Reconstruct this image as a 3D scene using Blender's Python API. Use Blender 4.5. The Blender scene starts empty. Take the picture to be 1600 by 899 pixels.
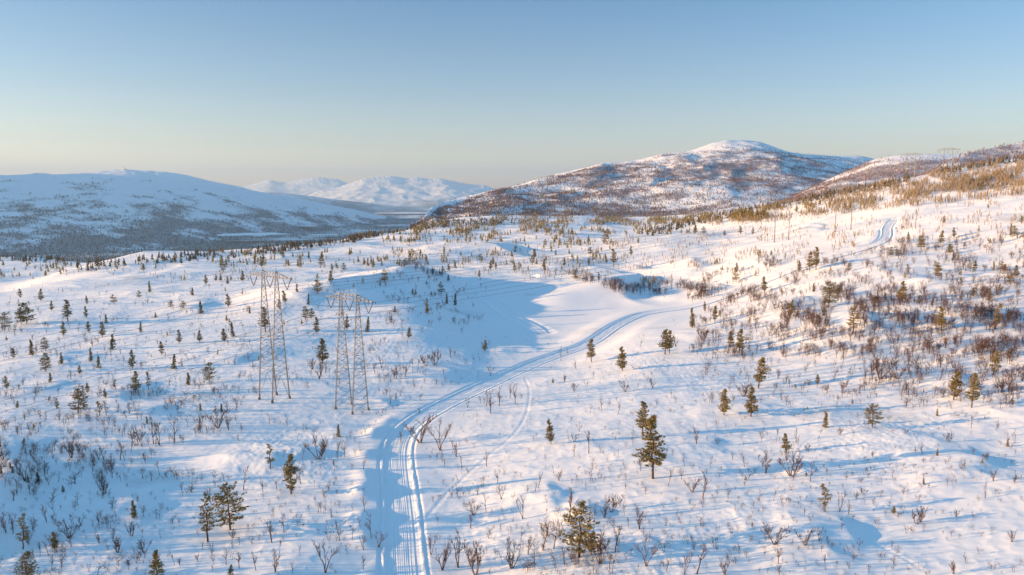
import bpy, math, random
import numpy as np
random.seed(7)
rng = np.random.default_rng(11)
R = math.radians
scene = bpy.context.scene

# ------------------------------------------------------------------ camera
FOCAL = 1186.0            # focal length in pixels of the 1600 px wide photograph
PITCH = R(7.2)
CAM_Z = 50.0
cam_d = bpy.data.cameras.new('camera')
cam = bpy.data.objects.new('camera', cam_d)
scene.collection.objects.link(cam)
scene.camera = cam
cam.location = (0, 0, CAM_Z)
cam.rotation_euler = (math.pi / 2 - PITCH, 0, 0)
cam_d.sensor_width = 36
cam_d.lens = 36 * FOCAL / 1600
cam_d.clip_start = 0.5
cam_d.clip_end = 120000

# ------------------------------------------------------------------ light
SUN_EL = R(8.4)
SUN_AZ = R(-97)           # compass style: 0 = +Y, negative = to the left (and a little behind the camera)
world = bpy.data.worlds.new('World')
scene.world = world
world.use_nodes = True
wn = world.node_tree
bg = wn.nodes['Background']
sky = wn.nodes.new('ShaderNodeTexSky')
sky.sky_type = 'NISHITA'
sky.sun_disc = False
sky.sun_elevation = SUN_EL
sky.sun_rotation = SUN_AZ
sky.altitude = 400
sky.air_density = 1.0
sky.dust_density = 0.6
sky.ozone_density = 2.5
wtc = wn.nodes.new('ShaderNodeTexCoord'); wsx = wn.nodes.new('ShaderNodeSeparateXYZ')
wn.links.new(wtc.outputs['Generated'], wsx.inputs[0])
wrp = wn.nodes.new('ShaderNodeValToRGB')
e = wrp.color_ramp.elements
e[0].position = 0.0; e[0].color = (1.22, .86, .69, 1)
e[1].position = 1.0; e[1].color = (.74, 1.06, 1.06, 1)
for pos_, col_ in ((.025, (1.0, .735, .62)), (.06, (.75, .59, .55)), (.13, (.57, .51, .52)), (.24, (.37, .44, .495)), (.42, (.54, .77, .82))):
    q_ = e.new(pos_); q_.color = (*col_, 1)
wn.links.new(wsx.outputs[2], wrp.inputs[0])
wmx = wn.nodes.new('ShaderNodeMix'); wmx.data_type = 'RGBA'; wmx.blend_type = 'MULTIPLY'; wmx.inputs['Factor'].default_value = 1; wmx.clamp_result = False
wn.links.new(sky.outputs[0], wmx.inputs['A']); wn.links.new(wrp.outputs[0], wmx.inputs['B'])
wn.links.new(wmx.outputs['Result'], bg.inputs[0])
bg.inputs[1].default_value = 0.15
sun_d = bpy.data.lights.new('sun', 'SUN')
sun = bpy.data.objects.new('sun', sun_d)
scene.collection.objects.link(sun)
sun_d.energy = 5.0
sun_d.angle = R(0.5)
sun_d.color = (1.0, 0.60, 0.27)
sdir = (math.sin(SUN_AZ) * math.cos(SUN_EL), math.cos(SUN_AZ) * math.cos(SUN_EL), math.sin(SUN_EL))
import mathutils
sun.rotation_euler = mathutils.Vector(sdir).to_track_quat('Z', 'Y').to_euler()
scene.view_settings.view_transform = 'Standard'
scene.view_settings.look = 'None'
scene.view_settings.exposure = 1.53
scene.view_settings.gamma = 1
scene.view_settings.use_curve_mapping = False

# ------------------------------------------------------------------ helpers
def link(o):
    scene.collection.objects.link(o)
    return o

def tag(o, label=None, cat=None, group=None, kind=None):
    if label: o['label'] = label
    if cat: o['category'] = cat
    if group: o['group'] = group
    if kind: o['kind'] = kind
    return o

def np_mesh(name, V, F, mat=None, smooth=False, nv=None):
    """V (n,3) floats, F (m,k) ints, k = 3 or 4"""
    V = np.asarray(V, dtype=np.float32); F = np.asarray(F, dtype=np.int32)
    me = bpy.data.meshes.new(name)
    k = F.shape[1]
    me.vertices.add(len(V)); me.vertices.foreach_set('co', V.ravel())
    me.loops.add(F.size); me.loops.foreach_set('vertex_index', F.ravel())
    me.polygons.add(len(F))
    me.polygons.foreach_set('loop_start', np.arange(0, F.size, k, dtype=np.int32))
    if smooth: me.polygons.foreach_set('use_smooth', np.ones(len(F), dtype=bool))
    me.update(calc_edges=True)
    if mat: me.materials.append(mat)
    return me

def new_obj(name, me, parent=None):
    o = link(bpy.data.objects.new(name, me))
    if parent: o.parent = parent
    return o

def empty(name, loc, rz=0):
    o = link(bpy.data.objects.new(name, None))
    o.location = loc; o.rotation_euler = (0, 0, rz); o.empty_display_size = 0.5
    return o

class MB:
    """collects quads"""
    def __init__(s): s.v = []; s.f = []
    def bar(s, a, b, r, r2=None, n=4, cap=True):
        a = np.array(a, float); b = np.array(b, float); r2 = r if r2 is None else r2
        d = b - a; L = np.linalg.norm(d)
        if L < 1e-6: return
        d /= L
        u = np.cross(d, (0, 0, 1.0) if abs(d[2]) < 0.9 else (1.0, 0, 0)); u /= np.linalg.norm(u)
        w = np.cross(d, u)
        i0 = len(s.v)
        for c, rr in ((a, r), (b, r2)):
            for k in range(n):
                t = 2 * math.pi * (k + .5) / n
                s.v.append(c + rr * (math.cos(t) * u + math.sin(t) * w))
        for k in range(n):
            k2 = (k + 1) % n
            s.f.append((i0 + k, i0 + k2, i0 + n + k2, i0 + n + k))
        if cap and n == 4:
            s.f.append((i0 + 3, i0 + 2, i0 + 1, i0)); s.f.append((i0 + 4, i0 + 5, i0 + 6, i0 + 7))
    def box(s, c, sx, sy, sz, ax=(1, 0), taper=1.0):
        c = np.array(c, float); X = np.array((ax[0], ax[1], 0)); Y = np.array((-ax[1], ax[0], 0))
        i0 = len(s.v)
        for z, t in ((0, 1.0), (sz, taper)):
            for a, b in ((-1, -1), (1, -1), (1, 1), (-1, 1)):
                s.v.append(c + X * a * sx / 2 * t + Y * b * sy / 2 * t + np.array((0, 0, z)))
        for q in ((3, 2, 1, 0), (4, 5, 6, 7), (0, 1, 5, 4), (1, 2, 6, 5), (2, 3, 7, 6), (3, 0, 4, 7)):
            s.f.append(tuple(i0 + k for k in q))
    def build(s, name, mat, parent=None, loc=None):
        me = np_mesh(name, s.v, s.f, mat)
        o = new_obj(name, me, parent)
        if loc is not None: o.location = loc
        return o

# ------------------------------------------------------------------ noise
PERM = np.random.default_rng(3).integers(0, 2 ** 31 - 1, size=(256,))
def _h(ix, iy, seed):
    h = (ix.astype(np.int64) * 374761393 + iy.astype(np.int64) * 668265263 + seed * 974711) & 0x7fffffff
    h = ((h ^ (h >> 13)) * 1274126177) & 0x7fffffff
    return ((h ^ (h >> 16)) & 0xffff) / 65535.0
def vnoise(x, y, seed=0):
    """gradient noise about -1..1"""
    x = np.asarray(x, float); y = np.asarray(y, float)
    ix = np.floor(x); iy = np.floor(y); fx = x - ix; fy = y - iy
    ix = ix.astype(np.int64); iy = iy.astype(np.int64)
    u = fx * fx * fx * (fx * (fx * 6 - 15) + 10); v = fy * fy * fy * (fy * (fy * 6 - 15) + 10)
    def g(i, j, dx, dy):
        t = _h(i, j, seed) * 2 * math.pi
        return np.cos(t) * dx + np.sin(t) * dy
    a = g(ix, iy, fx, fy); b = g(ix + 1, iy, fx - 1, fy)
    c = g(ix, iy + 1, fx, fy - 1); d = g(ix + 1, iy + 1, fx - 1, fy - 1)
    return 1.5 * ((a * (1 - u) + b * u) * (1 - v) + (c * (1 - u) + d * u) * v)
def fbm(x, y, oct=4, seed=0, gain=.5):
    s = 0; a = 1.0
    for k in range(oct):
        s = s + a * vnoise(x, y, seed + k * 17); x = x * 2.03 + 11.3; y = y * 2.03 - 7.1; a *= gain
    return s
def sstep(a, b, x):
    t = np.clip((x - a) / (b - a), 0, 1); return t * t * (3 - 2 * t)

# ------------------------------------------------------------------ view geometry
cp, sp = math.cos(PITCH), math.sin(PITCH)
def dirs(px, py):
    u = (np.asarray(px, float) - 800) / FOCAL; v = (449.5 - np.asarray(py, float)) / FOCAL
    return u, cp + v * sp, -sp + v * cp
def row_z(py, Y):
    _, dy, dz = dirs(800, py); return CAM_Z + Y * dz / dy
def project(X, Y, Z):
    Z = Z - CAM_Z
    d = Y * cp - Z * sp; h = Y * sp + Z * cp
    return 800 + FOCAL * X / d, 449.5 - FOCAL * h / d, d

# ------------------------------------------------------------------ base terrain table: how the plateau rises and falls along each bearing
def rw(Y, row, dz=0): return (Y, float(row_z(row, Y)) + dz)
V_ = -250.0
COLS = {
 -500: [(0,0),(330,0),(450,-6),(700,-30),(1200,-140),(2400,V_)],
 -150: [(0,0),(330,-1),(450,-14),(560,-16),(750,-22),(1000,-60),(1500,-160),(2500,V_)],
 0:    [(0,0),(60,-1),(175,0),(330,-.5),(385,-.5),(450,-16),(520,-18),rw(620,427),rw(740,397),(900,-45),(1500,-160),(2500,V_)],
 100:  [(0,0),(175,0),(330,.5),rw(450,432),(520,-6),(600,-17),rw(740,402),(900,-45),(1500,-160),(2500,V_)],
 200:  [(0,0),(60,-1),(175,0),(385,1.5),rw(600,399),(700,-14),(900,-60),(1500,-170),(2500,V_)],
 400:  [(0,0),(175,0),(380,2),(500,0),rw(700,387),(800,-14),(1100,-70),(1600,-170),(2500,V_)],
 550:  [(0,0),(175,0),(400,1),(500,0),(700,-1),rw(950,367),(1100,-25),(1600,-130),(2600,V_)],
 650:  [(0,0),(175,-1),(250,.5),(330,2.5),(420,2.5),(520,1),(600,0),(900,-1),rw(1400,346),(1600,-18),(2000,-80),(3000,V_)],
 720:  [(0,0),(175,-1),(235,-1.5),(270,-3.5),(330,-4.5),(410,-4),(500,-1),(600,0),(1000,-1),rw(1500,341),(2000,-4),(3000,-60),(5000,V_)],
 800:  [(0,0),(130,0),(190,-1.2),(225,-3),(260,-5),(330,-5.5),(420,-4.5),(500,0),(700,0),(1000,1),rw(1500,340),rw(1850,336),(3000,-20),(6000,V_)],
 900:  [(0,0),(130,.5),(190,0),(225,-2.5),(260,-4.5),(330,-5),(400,-4),(480,1),(560,3),(700,2),(1000,2),rw(1500,342),rw(1850,336),(3000,0),(6000,V_)],
 1000: [(0,0),(130,1),(200,1),(270,0),(310,-2.5),(385,-3.5),rw(470,434),rw(540,401),rw(640,374),(720,8),(860,3),rw(1100,357),rw(1500,346),rw(1900,336),(3000,0),(6000,-100)],
 1100: [(0,0),(130,1),(200,1.5),(260,1.5),(310,-1),(360,-.5),rw(400,447),rw(500,400),rw(640,367),(760,9),(860,14),rw(930,336),(1100,10),(1500,6),rw(1900,333),(3000,0),(6000,-100)],
 1200: [(0,0),(130,1),(200,2),(270,4),rw(340,446),rw(450,384),rw(520,374),(580,13),rw(680,346),rw(840,320),(960,24),(1400,18),(3000,0),(6000,-100)],
 1300: [(0,0),(130,1.5),(220,5),rw(300,447),rw(400,390),rw(470,362),(530,20),rw(600,336),rw(760,298),(900,40),(1400,20),(3000,0),(6000,-100)],
 1400: [(0,0),(110,1),(160,3),rw(240,499),rw(280,450),rw(340,400),rw(455,343),rw(500,338),rw(560,316),rw(680,279),(800,55),(1200,30),(3000,0),(6000,-100)],
 1500: [(0,0),(110,1.5),(160,4),rw(230,500),rw(270,450),rw(335,398),rw(440,328),(480,40),rw(540,304),rw(680,258),(800,64),(1200,40),(3000,0),(6000,-100)],
 1600: [(0,0),(110,2),(155,5),rw(220,498),rw(260,448),rw(320,398),rw(430,312),(470,47),rw(540,284),rw(680,242),(800,70),(1200,50),(3000,0),(6000,-100)],
 1800: [(0,0),(110,3),(155,8),(220,16),(300,30),(430,52),(540,70),(680,92),(900,90),(1400,60),(3000,0)],
 2200: [(0,0),(110,3),(200,12),(430,45),(680,70),(900,80),(1400,60),(3000,0)],
}
TPH = np.radians(np.linspace(-62, 62, 497)); TLR = np.linspace(math.log(3), math.log(60000), 700)
def build_table():
    ks = sorted(COLS); phis = [math.atan((k - 800) / FOCAL) for k in ks]
    rows = []
    for k, ph in zip(ks, phis):
        pts = COLS[k]
        rr = [math.log(max(3.0, Y / math.cos(ph))) for Y, _ in pts]
        zz = [z for _, z in pts]
        rows.append(np.interp(TLR, rr, zz))
    rows = np.array(rows)
    T = np.zeros((len(TPH), len(TLR)))
    for j in range(len(TLR)): T[:, j] = np.interp(TPH, phis, rows[:, j])
    def smooth(A, s, ax):
        n = int(s * 3); w = np.exp(-.5 * (np.arange(-n, n + 1) / s) ** 2); w /= w.sum()
        pad = [(0, 0), (0, 0)]; pad[ax] = (n, n)
        B = np.pad(A, pad, mode='edge')
        return np.apply_along_axis(lambda m: np.convolve(m, w, 'valid'), ax, B)
    T = smooth(T, 1.8, 1)
    return smooth(T, 6, 0)
TAB = build_table()
def bil(T, fi, fj):
    fi = np.clip(fi, 0, T.shape[0] - 1.001); fj = np.clip(fj, 0, T.shape[1] - 1.001)
    i = fi.astype(int); j = fj.astype(int); a = fi - i; b = fj - j
    return (T[i, j] * (1 - a) * (1 - b) + T[i + 1, j] * a * (1 - b) + T[i, j + 1] * (1 - a) * b + T[i + 1, j + 1] * a * b)
def base_z(X, Y):
    r = np.hypot(X, Y) + 1e-6; ph = np.arctan2(X, Y)
    z = bil(TAB, (ph - TPH[0]) / (TPH[1] - TPH[0]), (np.log(np.maximum(r, 3)) - TLR[0]) / (TLR[1] - TLR[0]))
    return z * (1 - sstep(R(75), R(120), np.abs(ph)))

def cast(px, py, PH, LR, Z):
    """first hit of the view rays on a polar height grid"""
    px = np.atleast_1d(np.asarray(px, float)); py = np.atleast_1d(np.asarray(py, float))
    u, dy, dz = dirs(px, py)
    ph = np.arctan2(u, dy); s = dz / np.hypot(u, dy)
    fi = np.clip(np.interp(ph, PH, np.arange(len(PH))), 0, len(PH) - 1.001); i = fi.astype(int); a = (fi - i)[:, None]
    r = np.exp(LR)
    out = np.full((len(px), 3), np.nan)
    for c in range(0, len(px), 2000):
        sl = slice(c, c + 2000)
        col = Z[i[sl]] * (1 - a[sl]) + Z[i[sl] + 1] * a[sl]
        ray = CAM_Z + r[None] * s[sl][:, None]
        below = col >= ray
        hit = below.argmax(1); ok = below.any(1) & (hit > 0)
        k = np.maximum(hit, 1); n = np.arange(len(k))
        d1 = ray[n, k - 1] - col[n, k - 1]; d2 = ray[n, k] - col[n, k]
        t = d1 / np.where(np.abs(d1 - d2) < 1e-9, 1, d1 - d2)
        rr = r[k - 1] * (1 - t) + r[k] * t
        zz = CAM_Z + rr * s[sl]
        o = np.stack([rr * np.sin(ph[sl]), rr * np.cos(ph[sl]), zz], 1)
        o[~ok] = np.nan
        out[sl] = o
    return out
def cast_base(px, py): return cast(px, py, TPH, TLR, TAB)

# ------------------------------------------------------------------ drifts and lee slopes, put in to cast the shade patches: (pixel of the knoll, height, windward length, lee length, width)
KNOLLS = [
 (-70,800,4.0,30,7,22), (60,740,1.2,12,4,7), (200,790,1.0,10,4,5),
 (430,715,1.5,14,5,6),
 (568,465,7.0,52,15,32), (645,442,6.5,36,12,30), (700,530,1.5,24,7,12), (815,548,1.2,14,4,6), (690,585,2.0,22,7,9),
 (965,452,6.0,46,9,36), (780,395,7.0,55,16,50), (1060,420,4,40,12,30), (960,425,3.5,40,12,20),
 (1325,515,4.2,34,7,14), (1235,482,2.6,26,6,10), (1480,502,4.2,40,8,12), (1120,455,2.5,26,7,12), (1480,590,1.5,18,6,9),
 (1285,840,1.3,12,3.5,5), (1535,735,1.6,14,4,8), (925,806,.9,5,1.6,2.6), (1252,745,.7,4,1.4,2.0), (604,622,.9,5,1.6,2.6),
 (855,780,.9,7,2.5,3.5), (300,480,1.8,22,7,12), (200,610,1.2,16,5,7), (60,610,1.2,16,5,8), (240,640,1.0,14,5,6),
 (380,560,1.2,18,6,8), (100,560,1.3,18,6,8), (1090,700,.7,12,4,5), (1180,640,.8,14,5,5), (1400,690,.9,14,5,6),
 (1560,640,1.0,14,5,6), (1120,520,1.2,18,6,8), (1400,430,2.0,26,8,18), (1540,440,3.2,30,8,14), (1260,365,2.5,30,9,20),
 (500,470,2.0,26,10,18),
]
K_POS = cast_base([k[0] for k in KNOLLS], [k[1] for k in KNOLLS])
def relief(X, Y, fine=True):
    r = np.hypot(X, Y)
    far = 1 + 1.1 * sstep(250, 700, r)
    keep = 1 - sstep(1500, 2500, r)
    wx = X + 14 * vnoise(X / 60, Y / 60, 91); wy = Y + 14 * vnoise(X / 60, Y / 60, 92)
    z = 1.7 * vnoise(wx / 90, wy / 75, 5) * far + .62 * vnoise(wx / 40, wy / 30, 6) * far
    z = z + .17 * vnoise(wx / 15, wy / 10, 7)
    rd = 1 - np.abs(vnoise(wx / 26 + 3, wy / 17, 8)); z = z + .28 * rd ** 2 * far
    if fine:
        z = z + .07 * vnoise(X / 5.5, Y / 4.0, 9) + .035 * vnoise(X / 1.9, Y / 1.5, 10) * (r < 500)
        m = sstep(.15, .5, vnoise(X / 30, Y / 30, 44))       # patches of broken, wind-cut snow
        z = z + m * .10 * np.abs(vnoise(X / 1.5, Y / 1.0, 45)) + .05 * (1 - np.abs(vnoise(X / 3.1, Y / 2.2, 46))) ** 3
    z = z * keep
    hx, hy, hd = 22.0, 335.0, np.hypot((X - 22.0) / 62, (Y - 335.0) / 85)
    z = z * (1 - .8 * (1 - sstep(.7, 1.35, hd)))
    z = np.array(z, dtype=float)
    for (px, py, A, lu, ld, ly), P in zip(KNOLLS, K_POS):
        if np.isnan(P[0]): continue
        m = (np.abs(X - P[0]) < 4 * lu) & (np.abs(Y - P[1]) < 4 * ly)
        if not m.any(): continue
        if P[1] > 300: A = A * 1.35
        x_ = X[m]; y_ = Y[m]; dx = x_ - P[0]; dy = y_ - P[1]
        dx = dx + ly * (.25 * np.sin(dy / ly * 1.7 + px) + .45 * vnoise(x_ / ly * 1.1 + px, y_ / ly * 1.1, 601))
        dy = dy + ly * .4 * vnoise(x_ / ly * .9, y_ / ly * .9 + px, 602)
        L = np.where(dx < 0, lu, ld)
        z[m] += .8 * A * np.exp(-(dx / L) ** 2 - (dy / (ly * 1.15)) ** 2)
    big = sstep(2300, 3200, r) * 12 * vnoise(X / 900, Y / 900, 77)
    return z + big

# ------------------------------------------------------------------ polar ground sheet
def phi_axis():
    fine = np.radians(np.linspace(-41, 41, 1480))
    out = np.radians(np.array(list(range(-180, -44, 5)) + [-43.5, -42.2]))
    out2 = -out[::-1]
    return np.concatenate([out, fine, out2])
PH = phi_axis()
LR = np.concatenate([np.linspace(math.log(3), math.log(58), 30)[:-1], np.linspace(math.log(58), math.log(1750), 1080)[:-1],
                     np.linspace(math.log(1750), math.log(27500), 80)])
GX = np.sin(PH)[:, None] * np.exp(LR)[None]; GY = np.cos(PH)[:, None] * np.exp(LR)[None]
GZ = base_z(GX, GY) + relief(GX, GY)

# ------------------------------------------------------------------ snow road (centre line given where it lies in the view, then laid on the ground)
ROAD = [(640,990),(634,940),(631,895),(629,850),(627,800),(622,750),(618,715),(622,690),(634,670),(660,650),(700,629),(745,607),(790,586),(830,569),(865,556),
        (900,545),(928,533),(945,520),(970,504),(1000,491),(1040,485),(1082,480),(1115,470),(1150,457),(1185,444),(1215,431),(1255,415),(1297,404),(1342,391),
        (1374,381),(1386,369),(1384,357),(1390,349),(1397,342)]
LOOP = [(848,519),(832,509),(800,495),(775,474),(752,458),(737,448),(742,441),(765,437),(797,434),(830,432)]
def chaikin(P, n=3):
    P = np.array(P, float)
    for _ in range(n):
        Q = np.empty((2 * len(P) - 2, P.shape[1]))
        Q[0::2] = .75 * P[:-1] + .25 * P[1:]; Q[1::2] = .25 * P[:-1] + .75 * P[1:]
        P = np.vstack([P[:1], Q, P[-1:]])
    return P
def resample(P, step):
    d = np.concatenate([[0], np.cumsum(np.linalg.norm(np.diff(P[:, :2], axis=0), axis=1))])
    s = np.linspace(0, d[-1], max(2, int(d[-1] / step)))
    return np.stack([np.interp(s, d, P[:, k]) for k in range(P.shape[1])], 1)
def lay(track, step=2.0, sm=9):
    H = cast([p[0] for p in track], [p[1] for p in track], PH, LR, GZ)
    H = H[~np.isnan(H[:, 0])]
    P = resample(chaikin(H, 3), step)
    i = np.interp(np.arctan2(P[:, 0], P[:, 1]), PH, np.arange(len(PH)))
    j = np.interp(np.log(np.hypot(P[:, 0], P[:, 1])), LR, np.arange(len(LR)))
    P[:, 2] = bil(GZ, i, j)
    w = np.ones(sm) / sm
    for _ in range(3):
        z = np.pad(P[:, 2], (sm // 2, sm // 2), mode='edge'); P[:, 2] = np.convolve(z, w, 'valid')
    for c in (0, 1):
        z = np.pad(P[:, c], (3, 3), mode='reflect', reflect_type='odd'); P[:, c] = np.convolve(z, np.ones(7) / 7, 'valid')
    return P
def track_dist(X, Y, P):
    """distance to the line, height of the line there, for flat arrays"""
    n = len(X); D = np.full(n, 1e9); Zl = np.zeros(n); S = np.zeros(n)
    A = P[:-1, :2]; B = P[1:, :2]; AB = B - A; L2 = (AB ** 2).sum(1)
    for c in range(0, n, 30000):
        sl = slice(c, min(n, c + 30000)); q = np.stack([X[sl], Y[sl]], 1)
        C = P[::4, :2]
        d2 = (q[:, None, 0] - C[None, :, 0]) ** 2 + (q[:, None, 1] - C[None, :, 1]) ** 2
        k = d2.argmin(1) * 4
        best = np.full(len(q), 1e9); bz = np.zeros(len(q)); bs = np.zeros(len(q))
        for o in range(-4, 4):
            kk = np.clip(k + o, 0, len(A) - 1)
            t = np.clip(((q - A[kk]) * AB[kk]).sum(1) / L2[kk], 0, 1)
            f = A[kk] + AB[kk] * t[:, None]; e = q - f; d = np.hypot(e[:, 0], e[:, 1])
            m = d < best
            side = np.sign(AB[kk][:, 0] * e[:, 1] - AB[kk][:, 1] * e[:, 0])
            best = np.where(m, d, best); bz = np.where(m, P[kk, 2] * (1 - t) + P[kk + 1, 2] * t, bz); bs = np.where(m, side, bs)
        D[sl] = best; Zl[sl] = bz; S[sl] = bs
    return D, Zl, S
roadP = lay(ROAD); loopP = lay(LOOP)
def carve(P, half, depth, blend, Z):
    x0, y0 = P[:, 0].min() - 25, P[:, 1].min() - 25; x1, y1 = P[:, 0].max() + 25, P[:, 1].max() + 25
    m = (GX > x0) & (GX < x1) & (GY > y0) & (GY < y1) & (np.abs(PH)[:, None] < R(44))
    idx = np.nonzero(m); X = GX[idx]; Y = GY[idx]
    D, Zl, S = track_dist(X, Y, P)
    z = Z[idx]
    w = 1 - sstep(half, half + blend, D)
    z = z * (1 - w) + (Zl - depth - .28 * sstep(200, 330, Y)) * w
    Z[idx] = z
    return idx, D
carve(loopP, 2.6, .16, 4, GZ)
roadP[:, 2] += .05
def bank():
    m = (GX > roadP[:, 0].min() - 25) & (GX < roadP[:, 0].max() + 25) & (GY > roadP[:, 1].min() - 25) & (GY < 420) & (np.abs(PH)[:, None] < R(44))
    idx = np.nonzero(m); X = GX[idx]; Y = GY[idx]
    D, Zl, S = track_dist(X, Y, roadP)
    z = GZ[idx]; w = .85 * (1 - sstep(2, 15, D)); z = z * (1 - w) + Zl * w
    left = (S > 0) * (1 - sstep(150, 190, Y)) * np.clip(.55 + 1.3 * vnoise(X / 9, Y / 7, 700), 0, 1.5)
    z = z + left * .75 * np.exp(-((D - 6.2) / 2.2) ** 2)
    GZ[idx] = z
bank()
carve(roadP, 2.7, .32, 1.1, GZ)
# snowmobile and ski trails pressed into the snow
TRAILS = [([(668,808),(672,800),(690,780),(715,756),(745,728),(775,702),(800,685),(818,660),(828,625),(828,604),(820,592)], .35),
          ([(940,552),(1000,556),(1060,558),(1130,565),(1200,562),(1290,556)], .5),
          ([(1140,760),(1200,765),(1240,780),(1275,795)], .3), ([(1310,815),(1350,835),(1400,858),(1440,890)], .3),
          ([(1235,740),(1243,700),(1290,668),(1330,680),(1345,660)], .25),
          ([(835,545),(832,524),(815,515),(780,508),(740,505)], .5)]
for tr, wd in TRAILS:
    P = lay(tr, 2.0)
    x0, y0 = P[:, 0].min() - 4, P[:, 1].min() - 4; x1, y1 = P[:, 0].max() + 4, P[:, 1].max() + 4
    m = (GX > x0) & (GX < x1) & (GY > y0) & (GY < y1) & (np.abs(PH)[:, None] < R(44))
    idx = np.nonzero(m); D, Zl, S = track_dist(GX[idx], GY[idx], P)
    GZ[idx] = GZ[idx] - .04 * np.exp(-(D / wd) ** 2) * (1 + .6 * vnoise(GX[idx] / 1.1, GY[idx] / 1.1, 500)) + .012 * np.exp(-((D - 2 * wd) / wd) ** 2)

def ground_z(X, Y):
    X = np.asarray(X, float); Y = np.asarray(Y, float)
    i = np.interp(np.arctan2(X, Y), PH, np.arange(len(PH))); j = np.interp(np.log(np.hypot(X, Y)), LR, np.arange(len(LR)))
    return bil(GZ, i, j)
def hit(px, py): return cast(px, py, PH, LR, GZ)

# ------------------------------------------------------------------ materials
def mat(name, col, rough=.8, spec=.3, metal=0.0):
    m = bpy.data.materials.new(name); m.use_nodes = True
    b = m.node_tree.nodes['Principled BSDF']
    b.inputs['Base Color'].default_value = (*col, 1); b.inputs['Roughness'].default_value = rough
    b.inputs['Metallic'].default_value = metal
    b.inputs['Specular IOR Level'].default_value = spec
    return m, m.node_tree, b
def nd(nt, t, **kw):
    n = nt.nodes.new(t)
    for k, v in kw.items(): setattr(n, k, v)
    return n
def noise_node(nt, coord, scale, detail=4, rough=.5, stretch=None):
    if stretch:
        mp = nd(nt, 'ShaderNodeMapping'); mp.inputs['Scale'].default_value = stretch
        nt.links.new(coord, mp.inputs['Vector']); coord = mp.outputs[0]
    n = nd(nt, 'ShaderNodeTexNoise'); n.inputs['Scale'].default_value = scale
    n.inputs['Detail'].default_value = detail; n.inputs['Roughness'].default_value = rough
    nt.links.new(coord, n.inputs['Vector'])
    return n
def snow_mat(name, near=True, veg=None):
    m, nt, b = mat(name, (.88, .875, .86), .55, .2)
    co = nd(nt, 'ShaderNodeTexCoord').outputs['Object']
    n1 = noise_node(nt, co, .03, 3)
    ramp = nd(nt, 'ShaderNodeValToRGB')
    ramp.color_ramp.elements[0].color = (.86, .86, .85, 1); ramp.color_ramp.elements[1].color = (.91, .905, .885, 1)
    nt.links.new(n1.outputs[0], ramp.inputs[0])
    last = ramp.outputs[0]
    if veg:
        at = nd(nt, 'ShaderNodeAttribute', attribute_name='scrub')
        n3 = noise_node(nt, co, veg[1], 5, .7)
        mu = nd(nt, 'ShaderNodeMath', operation='ADD'); mu.inputs[1].default_value = -.5
        nt.links.new(n3.outputs[0], mu.inputs[0])
        ad = nd(nt, 'ShaderNodeMath', operation='MULTIPLY_ADD'); ad.inputs[1].default_value = 1.6
        nt.links.new(mu.outputs[0], ad.inputs[0]); nt.links.new(at.outputs['Fac'], ad.inputs[2])
        cl = nd(nt, 'ShaderNodeMapRange'); cl.inputs['From Min'].default_value = .15; cl.inputs['From Max'].default_value = .75
        cl.inputs['To Max'].default_value = veg[2]
        nt.links.new(ad.outputs[0], cl.inputs[0])
        mx = nd(nt, 'ShaderNodeMix', data_type='RGBA')
        nt.links.new(cl.outputs[0], mx.inputs['Factor']); nt.links.new(last, mx.inputs['A']); mx.inputs['B'].default_value = (*veg[0], 1)
        last = mx.outputs['Result']
    nt.links.new(last, b.inputs['Base Color'])
    if near:
        a = noise_node(nt, co, 1.0, 5, .6, (.30, .8, 1)); c = noise_node(nt, co, 5.0, 3, .6, (.5, 1, 1))
        ad = nd(nt, 'ShaderNodeMath', operation='MULTIPLY_ADD'); ad.inputs[1].default_value = .18
        nt.links.new(c.outputs[0], ad.inputs[0]); nt.links.new(a.outputs[0], ad.inputs[2])
        bp = nd(nt, 'ShaderNodeBump'); bp.inputs['Strength'].default_value = .42; bp.inputs['Distance'].default_value = .12
        nt.links.new(ad.outputs[0], bp.inputs['Height']); nt.links.new(bp.outputs[0], b.inputs['Normal'])
    else:
        a = noise_node(nt, co, .02, 6, .65)
        bp = nd(nt, 'ShaderNodeBump'); bp.inputs['Strength'].default_value = .6; bp.inputs['Distance'].default_value = 12
        nt.links.new(a.outputs[0], bp.inputs['Height']); nt.links.new(bp.outputs[0], b.inputs['Normal'])
    return m
M_snow = snow_mat('snow')
M_road = snow_mat('groomed_snow')
M_fell = snow_mat('fell_snow', False, ((.13, .07, .075), .03, .65))
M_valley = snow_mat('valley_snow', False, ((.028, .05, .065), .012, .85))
M_ground = snow_mat('plateau_snow', True, ((.05, .055, .045), .02, .95))
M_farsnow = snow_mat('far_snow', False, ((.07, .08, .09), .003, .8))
def tree_mat(name, c1, c2, rough=.8, sub=0):
    m, nt, b = mat(name, c1, rough, .15)
    oi = nd(nt, 'ShaderNodeObjectInfo'); co = nd(nt, 'ShaderNodeTexCoord').outputs['Object']
    n = noise_node(nt, co, 1.3, 2)
    ad = nd(nt, 'ShaderNodeMath', operation='MULTIPLY_ADD'); ad.inputs[1].default_value = .6
    nt.links.new(oi.outputs['Random'], ad.inputs[0]); nt.links.new(n.outputs[0], ad.inputs[2])
    sb = nd(nt, 'ShaderNodeMath', operation='SUBTRACT'); sb.inputs[1].default_value = .3; sb.use_clamp = True
    nt.links.new(ad.outputs[0], sb.inputs[0])
    mx = nd(nt, 'ShaderNodeMix', data_type='RGBA'); mx.inputs['A'].default_value = (*c1, 1); mx.inputs['B'].default_value = (*c2, 1)
    nt.links.new(sb.outputs[0], mx.inputs['Factor']); nt.links.new(mx.outputs['Result'], b.inputs['Base Color'])
    return m
M_needle = tree_mat('pine_needles', (.125, .10, .033), (.30, .225, .072))
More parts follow.
